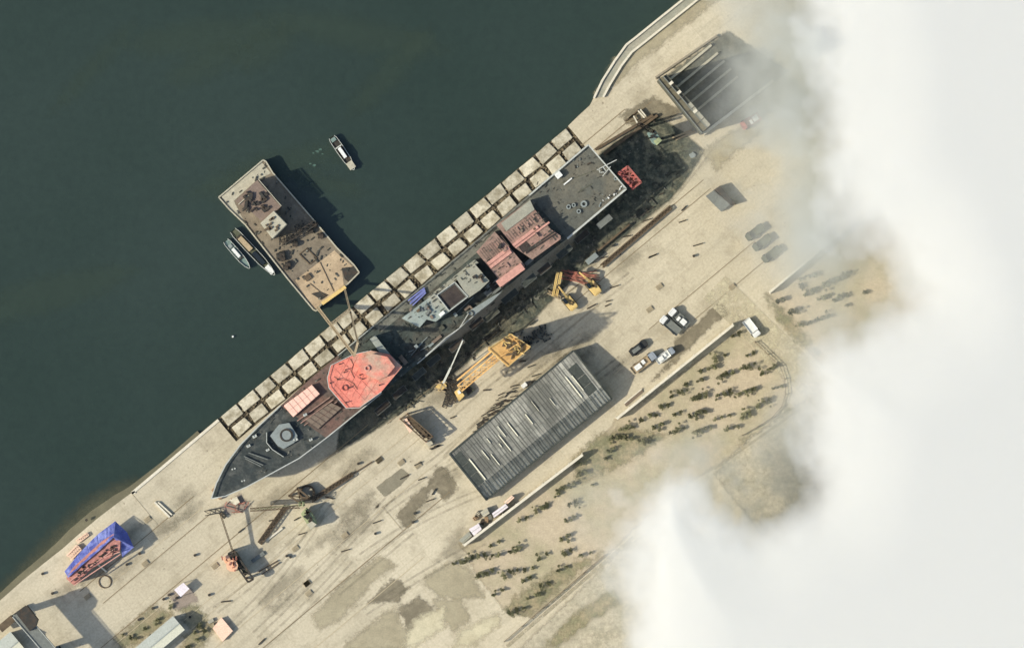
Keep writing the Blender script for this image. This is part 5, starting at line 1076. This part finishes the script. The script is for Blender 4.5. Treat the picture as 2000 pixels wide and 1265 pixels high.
for k in range(26):
    x, y = UV(random.uniform(-480, 620), random.uniform(1130, 1290)); inside = 860 < x < 1240 and 660 < y < 990
    if not inside and not (1180 < x < 1340 and 600 < y < 730): small(x, y, random.choice(['plank', 'plank', 'drum']), random.gauss(25, 25))

# ------------------------------------------------------------------ bushes and trees
def bush_proto(seed, rad, h, n):
    rnd = random.Random(seed); t = thing('bush', 'x', 'bush'); b = MB(); b.tube((0, 0, 0), (.05, 0, h * .45), .1, .06, 6)
    for k in range(4):
        a = k * 1.6 + rnd.random(); b.tube((.03, 0, h * .3), (rad * .6 * math.cos(a), rad * .6 * math.sin(a), h * .7), .05, .02, 5)
    b.build('trunk', M['bark'], t); b = MB()
    cl = [(rnd.gauss(0, rad * .45), rnd.gauss(0, rad * .4), h * rnd.uniform(.35, .95), rad * rnd.uniform(.3, .55)) for _ in range(9)]
    for k in range(n):
        c = rnd.choice(cl); d = Vector((rnd.gauss(0, 1), rnd.gauss(0, 1), rnd.gauss(0, 1))).normalized() * c[3] * rnd.random() ** .4
        p = Vector(c[:3]) + d; p.z = max(.15, p.z); s_ = rnd.uniform(.09, .24); u_ = Vector((rnd.gauss(0, 1), rnd.gauss(0, 1), rnd.gauss(0, 1))).normalized(); w_ = u_.orthogonal().normalized()
        b.add([p - u_ * s_, p + w_ * s_ * .5, p + u_ * s_, p - w_ * s_ * .5], [(0, 1, 2, 3)])
    b.build('crown', M['leaf'], t); return t
protos = [bush_proto(k, rad, h, n) for k, (rad, h, n) in enumerate(((1.0, 1.4, 420), (.8, 1.2, 300), (1.25, 1.7, 520), (.75, 1.5, 300), (1.05, 1.1, 360)))]
G1 = zp(1180, 560, 4.2175, [(1060, 400), (1110, 380), (920, 590), (1000, 560), (1180, 560), (1235, 545), (800, 690), (900, 655), (680, 800), (800, 760), (970, 730), (1020, 710), (1070, 695), (1130, 670), (1180, 660), (1300, 700), (1370, 670), (1410, 650), (560, 890), (630, 865), (740, 920), (790, 905), (840, 885), (935, 895), (990, 875), (1040, 860), (1115, 875), (1170, 855), (1220, 840), (1400, 835), (1460, 815), (480, 985), (530, 970), (380, 1055), (430, 1050), (310, 1090), (580, 1045), (630, 1030), (720, 1060), (770, 1040), (820, 1020), (920, 1085), (970, 1070), (1030, 1050), (1150, 1060), (1200, 1035), (1270, 970), (1320, 940), (1360, 930), (140, 1170), (190, 1155), (240, 1150), (410, 1155), (470, 1135), (550, 1195), (600, 1180), (660, 1160), (770, 1185), (830, 1165), (880, 1150), (1020, 1165), (1100, 1145), (80, 1240), (140, 1225), (190, 1240)]) + [(1192, 858), (1207, 852), (1192, 879), (1184, 893), (1258, 861), (1270, 859)]
G2 = zp(600, 1040, 3.333, [(1195, 80), (1250, 55), (960, 195), (1000, 185), (1040, 175), (1080, 160), (1120, 145), (1160, 145), (1205, 145), (1250, 140), (1330, 115), (1370, 105), (1655, 40), (1700, 20), (1510, 160), (1560, 135), (1670, 130), (1715, 112), (1780, 140), (1845, 125), (1115, 280), (1160, 260), (1205, 240), (1285, 275), (1330, 250), (1370, 240), (1420, 242), (1470, 225), (1410, 310), (1450, 285), (1640, 235), (1690, 215), (1525, 345), (1580, 325), (1220, 395), (1275, 370), (1440, 425), (1500, 400), (1325, 520), (1370, 500), (1410, 485)]) + ZW((1880, 245), (1930, 235), (1870, 335), (1930, 315), (1690, 480), (1740, 460), (1820, 430), (1680, 515), (1780, 610), (1840, 590), (1540, 640), (1590, 620), (1490, 665), (1400, 725), (1345, 745), (1765, 750), (1830, 720), (1990, 430))
G3 = zp(1300, 340, 3.952, [(860, 980), (900, 965), (960, 1070), (1000, 1055), (1040, 805), (1110, 785), (1160, 765), (1060, 865), (1080, 925), (1130, 900), (1165, 885), (1220, 845), (1260, 830), (1300, 810), (1345, 800), (1390, 770), (1185, 965), (1225, 950), (1265, 938), (1315, 965), (1350, 945), (1400, 930), (1180, 1115), (1220, 1100), (1260, 1085), (1050, 1155), (1110, 1140), (1550, 905), (1400, 1005)])
used = set()
for G, lb, gr in ((G1, 'ragged olive bush in the planted rows below the long pale wall and trucks', 'bushes of the main orchard'), (G2, 'ragged olive bush in the lower plantation between the wall and the footpath', 'bushes of the lower orchard'), (G3, 'hazy olive bush in the far plantation right of the road', 'bushes of the far orchard')):
    for (x, y) in G:
        k = random.randrange(len(protos)); loc = P(x - 1, y + 1); rz = random.random() * 6.28; s_ = random.uniform(.65, 1.1)
        if k in used: dup(protos[k], loc, rz, lb, gr, s_)
        else: used.add(k); p = protos[k]; p.location = loc; p.rotation_euler[2] = rz; p.scale = (s_,) * 3; p['label'] = lb; p['group'] = gr
for (x, y, s_) in zp(200, 1100, 4.762, [(400, 600), (270, 690), (510, 530), (880, 700), (800, 770), (960, 620), (640, 400), (900, 570), (860, 640)]) and [(284, 1226, .8), (257, 1245, .9), (307, 1211, .8), (385, 1247, 1), (368, 1261, .9), (400, 1230, 1.1), (334, 1184, .7), (389, 1220, 1), (380, 1234, .8), (295, 1240, .7), (240, 1238, .6)]:
    dup(protos[random.randrange(5)], P(x, y), random.random() * 6, 'dark bush in the garden around the long white roofed building', 'garden bushes by the white building', s_)
t = thing('wire_fence', 'thin curved fence along the outer corner of the main orchard', 'fence', P(1530, 760)); fp = [(1475, 668), (1500, 692), (1524, 715), (1533, 740), (1535, 770), (1526, 795), (1508, 815), (1480, 833), (1450, 850)]
b = MB()
for p, q in zip(fp, fp[1:]): b.bar(P(*p, 1.2), P(*q, 1.2), .12); b.bar(P(*p, .6), P(*q, .6), .1)
b.build('wire', M['rust_steel'], t)
for p in fp: MB().bar(P(*p), P(*p, 1.4), .2).build('post', M['rust_steel'], t)
t = thing('wire_fence', 'low brown fence following the footpath below the lower plantation', 'fence', P(1110, 1150)); fp = [(1180, 1084), (1140, 1118), (1100, 1153), (1060, 1187), (1020, 1222), (985, 1252)]
b = MB()
for p, q in zip(fp, fp[1:]): b.bar(P(*p, 1.2), P(*q, 1.2), .14); b.bar(P(*p, .6), P(*q, .6), .12)
b.build('wire', M['rust_steel'], t)
for p in fp: MB().bar(P(*p), P(*p, 1.4), .2).build('post', M['rust_steel'], t)

# ------------------------------------------------------------------ cloud: one closed lens of even density, thick inside and thin at its ragged rim
def cloud():
    st = 7; xs = np.arange(1080, 2700, st); ys = np.arange(-420, 1640, st); X, Y = np.meshgrid(xs, ys)
    pg = [(1500, -700), (1520, -200), (1550, 0), (1580, 90), (1605, 170), (1605, 260), (1612, 330), (1640, 430), (1710, 500), (1750, 590), (1660, 660), (1585, 700), (1565, 790), (1560, 880), (1545, 960), (1470, 1000), (1410, 960), (1370, 905), (1300, 885), (1240, 920), (1200, 985), (1190, 1100), (1200, 1300), (1190, 1500), (1190, 2000), (3400, 2000), (3400, -700)]
    D = np.full(X.shape, 1e9); ins = np.zeros(X.shape, bool)
    for (ax, ay), (bx, by) in zip(pg, pg[1:] + pg[:1]):
        dx, dy = bx - ax, by - ay; tt = np.clip(((X - ax) * dx + (Y - ay) * dy) / (dx * dx + dy * dy + 1e-9), 0, 1)
        D = np.minimum(D, np.hypot(X - ax - tt * dx, Y - ay - tt * dy))
        cond = ((ay > Y) != (by > Y)); xi = ax + (Y - ay) / (by - ay + 1e-9) * dx; ins ^= cond & (X < xi)
    D = np.where(ins, D, -D)
    rng = np.random.default_rng(3)
    def vn(sc_):
        gx, gy = X / sc_, Y / sc_; g = rng.random((400, 400)); ix, iy = np.floor(gx).astype(int), np.floor(gy).astype(int); fx, fy = gx - ix, gy - iy; fx = fx * fx * (3 - 2 * fx); fy = fy * fy * (3 - 2 * fy); ix += 50; iy += 50
        return (g[iy, ix] * (1 - fx) + g[iy, ix + 1] * fx) * (1 - fy) + (g[iy + 1, ix] * (1 - fx) + g[iy + 1, ix + 1] * fx) * fy - .5
    fb = vn(160) + .5 * vn(80) + .32 * vn(40) + .2 * vn(20) + .1 * vn(11)
    d = D + fb * 85
    s1 = np.clip((d + 75) / 170, 0, 1); s1 = s1 * s1 * (3 - 2 * s1); s2 = np.clip((D + fb * 16 - 5) / 230, 0, 1); s2 = s2 * s2 * (3 - 2 * s2)
    def gs(x, y, sx, sy, a): return a * np.exp(-((X - x) / sx) ** 2 - ((Y - y) / sy) ** 2)
    core = 1.5 * s1 ** 2 + 3.4 * s2
    veil = gs(1560, 80, 85, 180, 1.8) + gs(1475, 40, 80, 130, .7) + gs(1480, 240, 80, 70, .5) + gs(1530, 330, 110, 150, 1.4) + gs(1600, 470, 100, 80, 1.2) + gs(1450, 980, 120, 90, 2.0) + gs(1350, 890, 90, 40, .4) + gs(1650, 650, 80, 60, .6) + gs(1540, 860, 50, 90, .5)
    veil = veil * np.clip(1 + fb * 1.7, .15, 2.4) + 1.1 * np.clip((d + 90) / 150, 0, 1) ** 1.6 * np.clip((260 - d) / 160, 0, 1)
    ny, nx = X.shape
    def lens(name, label, tau, DEN, ZC, colr, up):
        T = np.maximum(0, tau - .03) / DEN
        T = np.where((X <= xs[0]) | (X >= xs[-1]) | (Y <= ys[0]) | (Y >= ys[-1]), 0, T); T[T < .12] = 0
        idt = -np.ones(X.shape, int); idb = -np.ones(X.shape, int); vs = []
        live = T > 0; near = live.copy()
        for a in (-1, 0, 1):
            for b_ in (-1, 0, 1): near |= np.roll(np.roll(live, a, 0), b_, 1)
        for j in range(ny):
            for i in range(nx):
                if not near[j, i]: continue
                tt = T[j, i]; idt[j, i] = len(vs); vs.append(tuple(P(X[j, i], Y[j, i], ZC + tt * up)))
                if tt > 0: idb[j, i] = len(vs); vs.append(tuple(P(X[j, i], Y[j, i], ZC - tt * (1 - up))))
                else: idb[j, i] = idt[j, i]
        fs = []
        def addf(q):
            q = [q[k] for k in range(len(q)) if q[k] != q[k - 1]]
            if len(set(q)) >= 3: fs.append(tuple(q))
        for j in range(ny - 1):
            for i in range(nx - 1):
                c = [(j, i), (j + 1, i), (j + 1, i + 1), (j, i + 1)]
                if not any(live[q] for q in c): continue
                addf([idt[q] for q in c]); addf([idb[q] for q in c[::-1]])
        me = bpy.data.meshes.new(name); me.from_pydata(vs, [], fs); me.update(); me.polygons.foreach_set('use_smooth', [True] * len(me.polygons))
        m = bpy.data.materials.new(name + '_vapour'); m.use_nodes = True; t = m.node_tree; t.nodes.remove(t.nodes['Principled BSDF'])
        v = t.nodes.new('ShaderNodeVolumePrincipled'); v.inputs['Color'].default_value = colr + (1,); v.inputs['Density'].default_value = DEN; v.inputs['Anisotropy'].default_value = 0.0
        t.links.new(v.outputs[0], t.nodes['Material Output'].inputs['Volume']); me.materials.append(m)
        o = bpy.data.objects.new(name, me); C.objects.link(o); tag(o, label, 'cloud', kind='stuff')
    lens('cloud', 'thick white cloud covering the right side of the shipyard', core, .9, 66.0, (.932, .932, .912), .55)
    lens('cloud_veil', 'thin grey veil of vapour round the rim of the white cloud', veil, .06, 40.0, (.62, .64, .61), .5)
cloud()
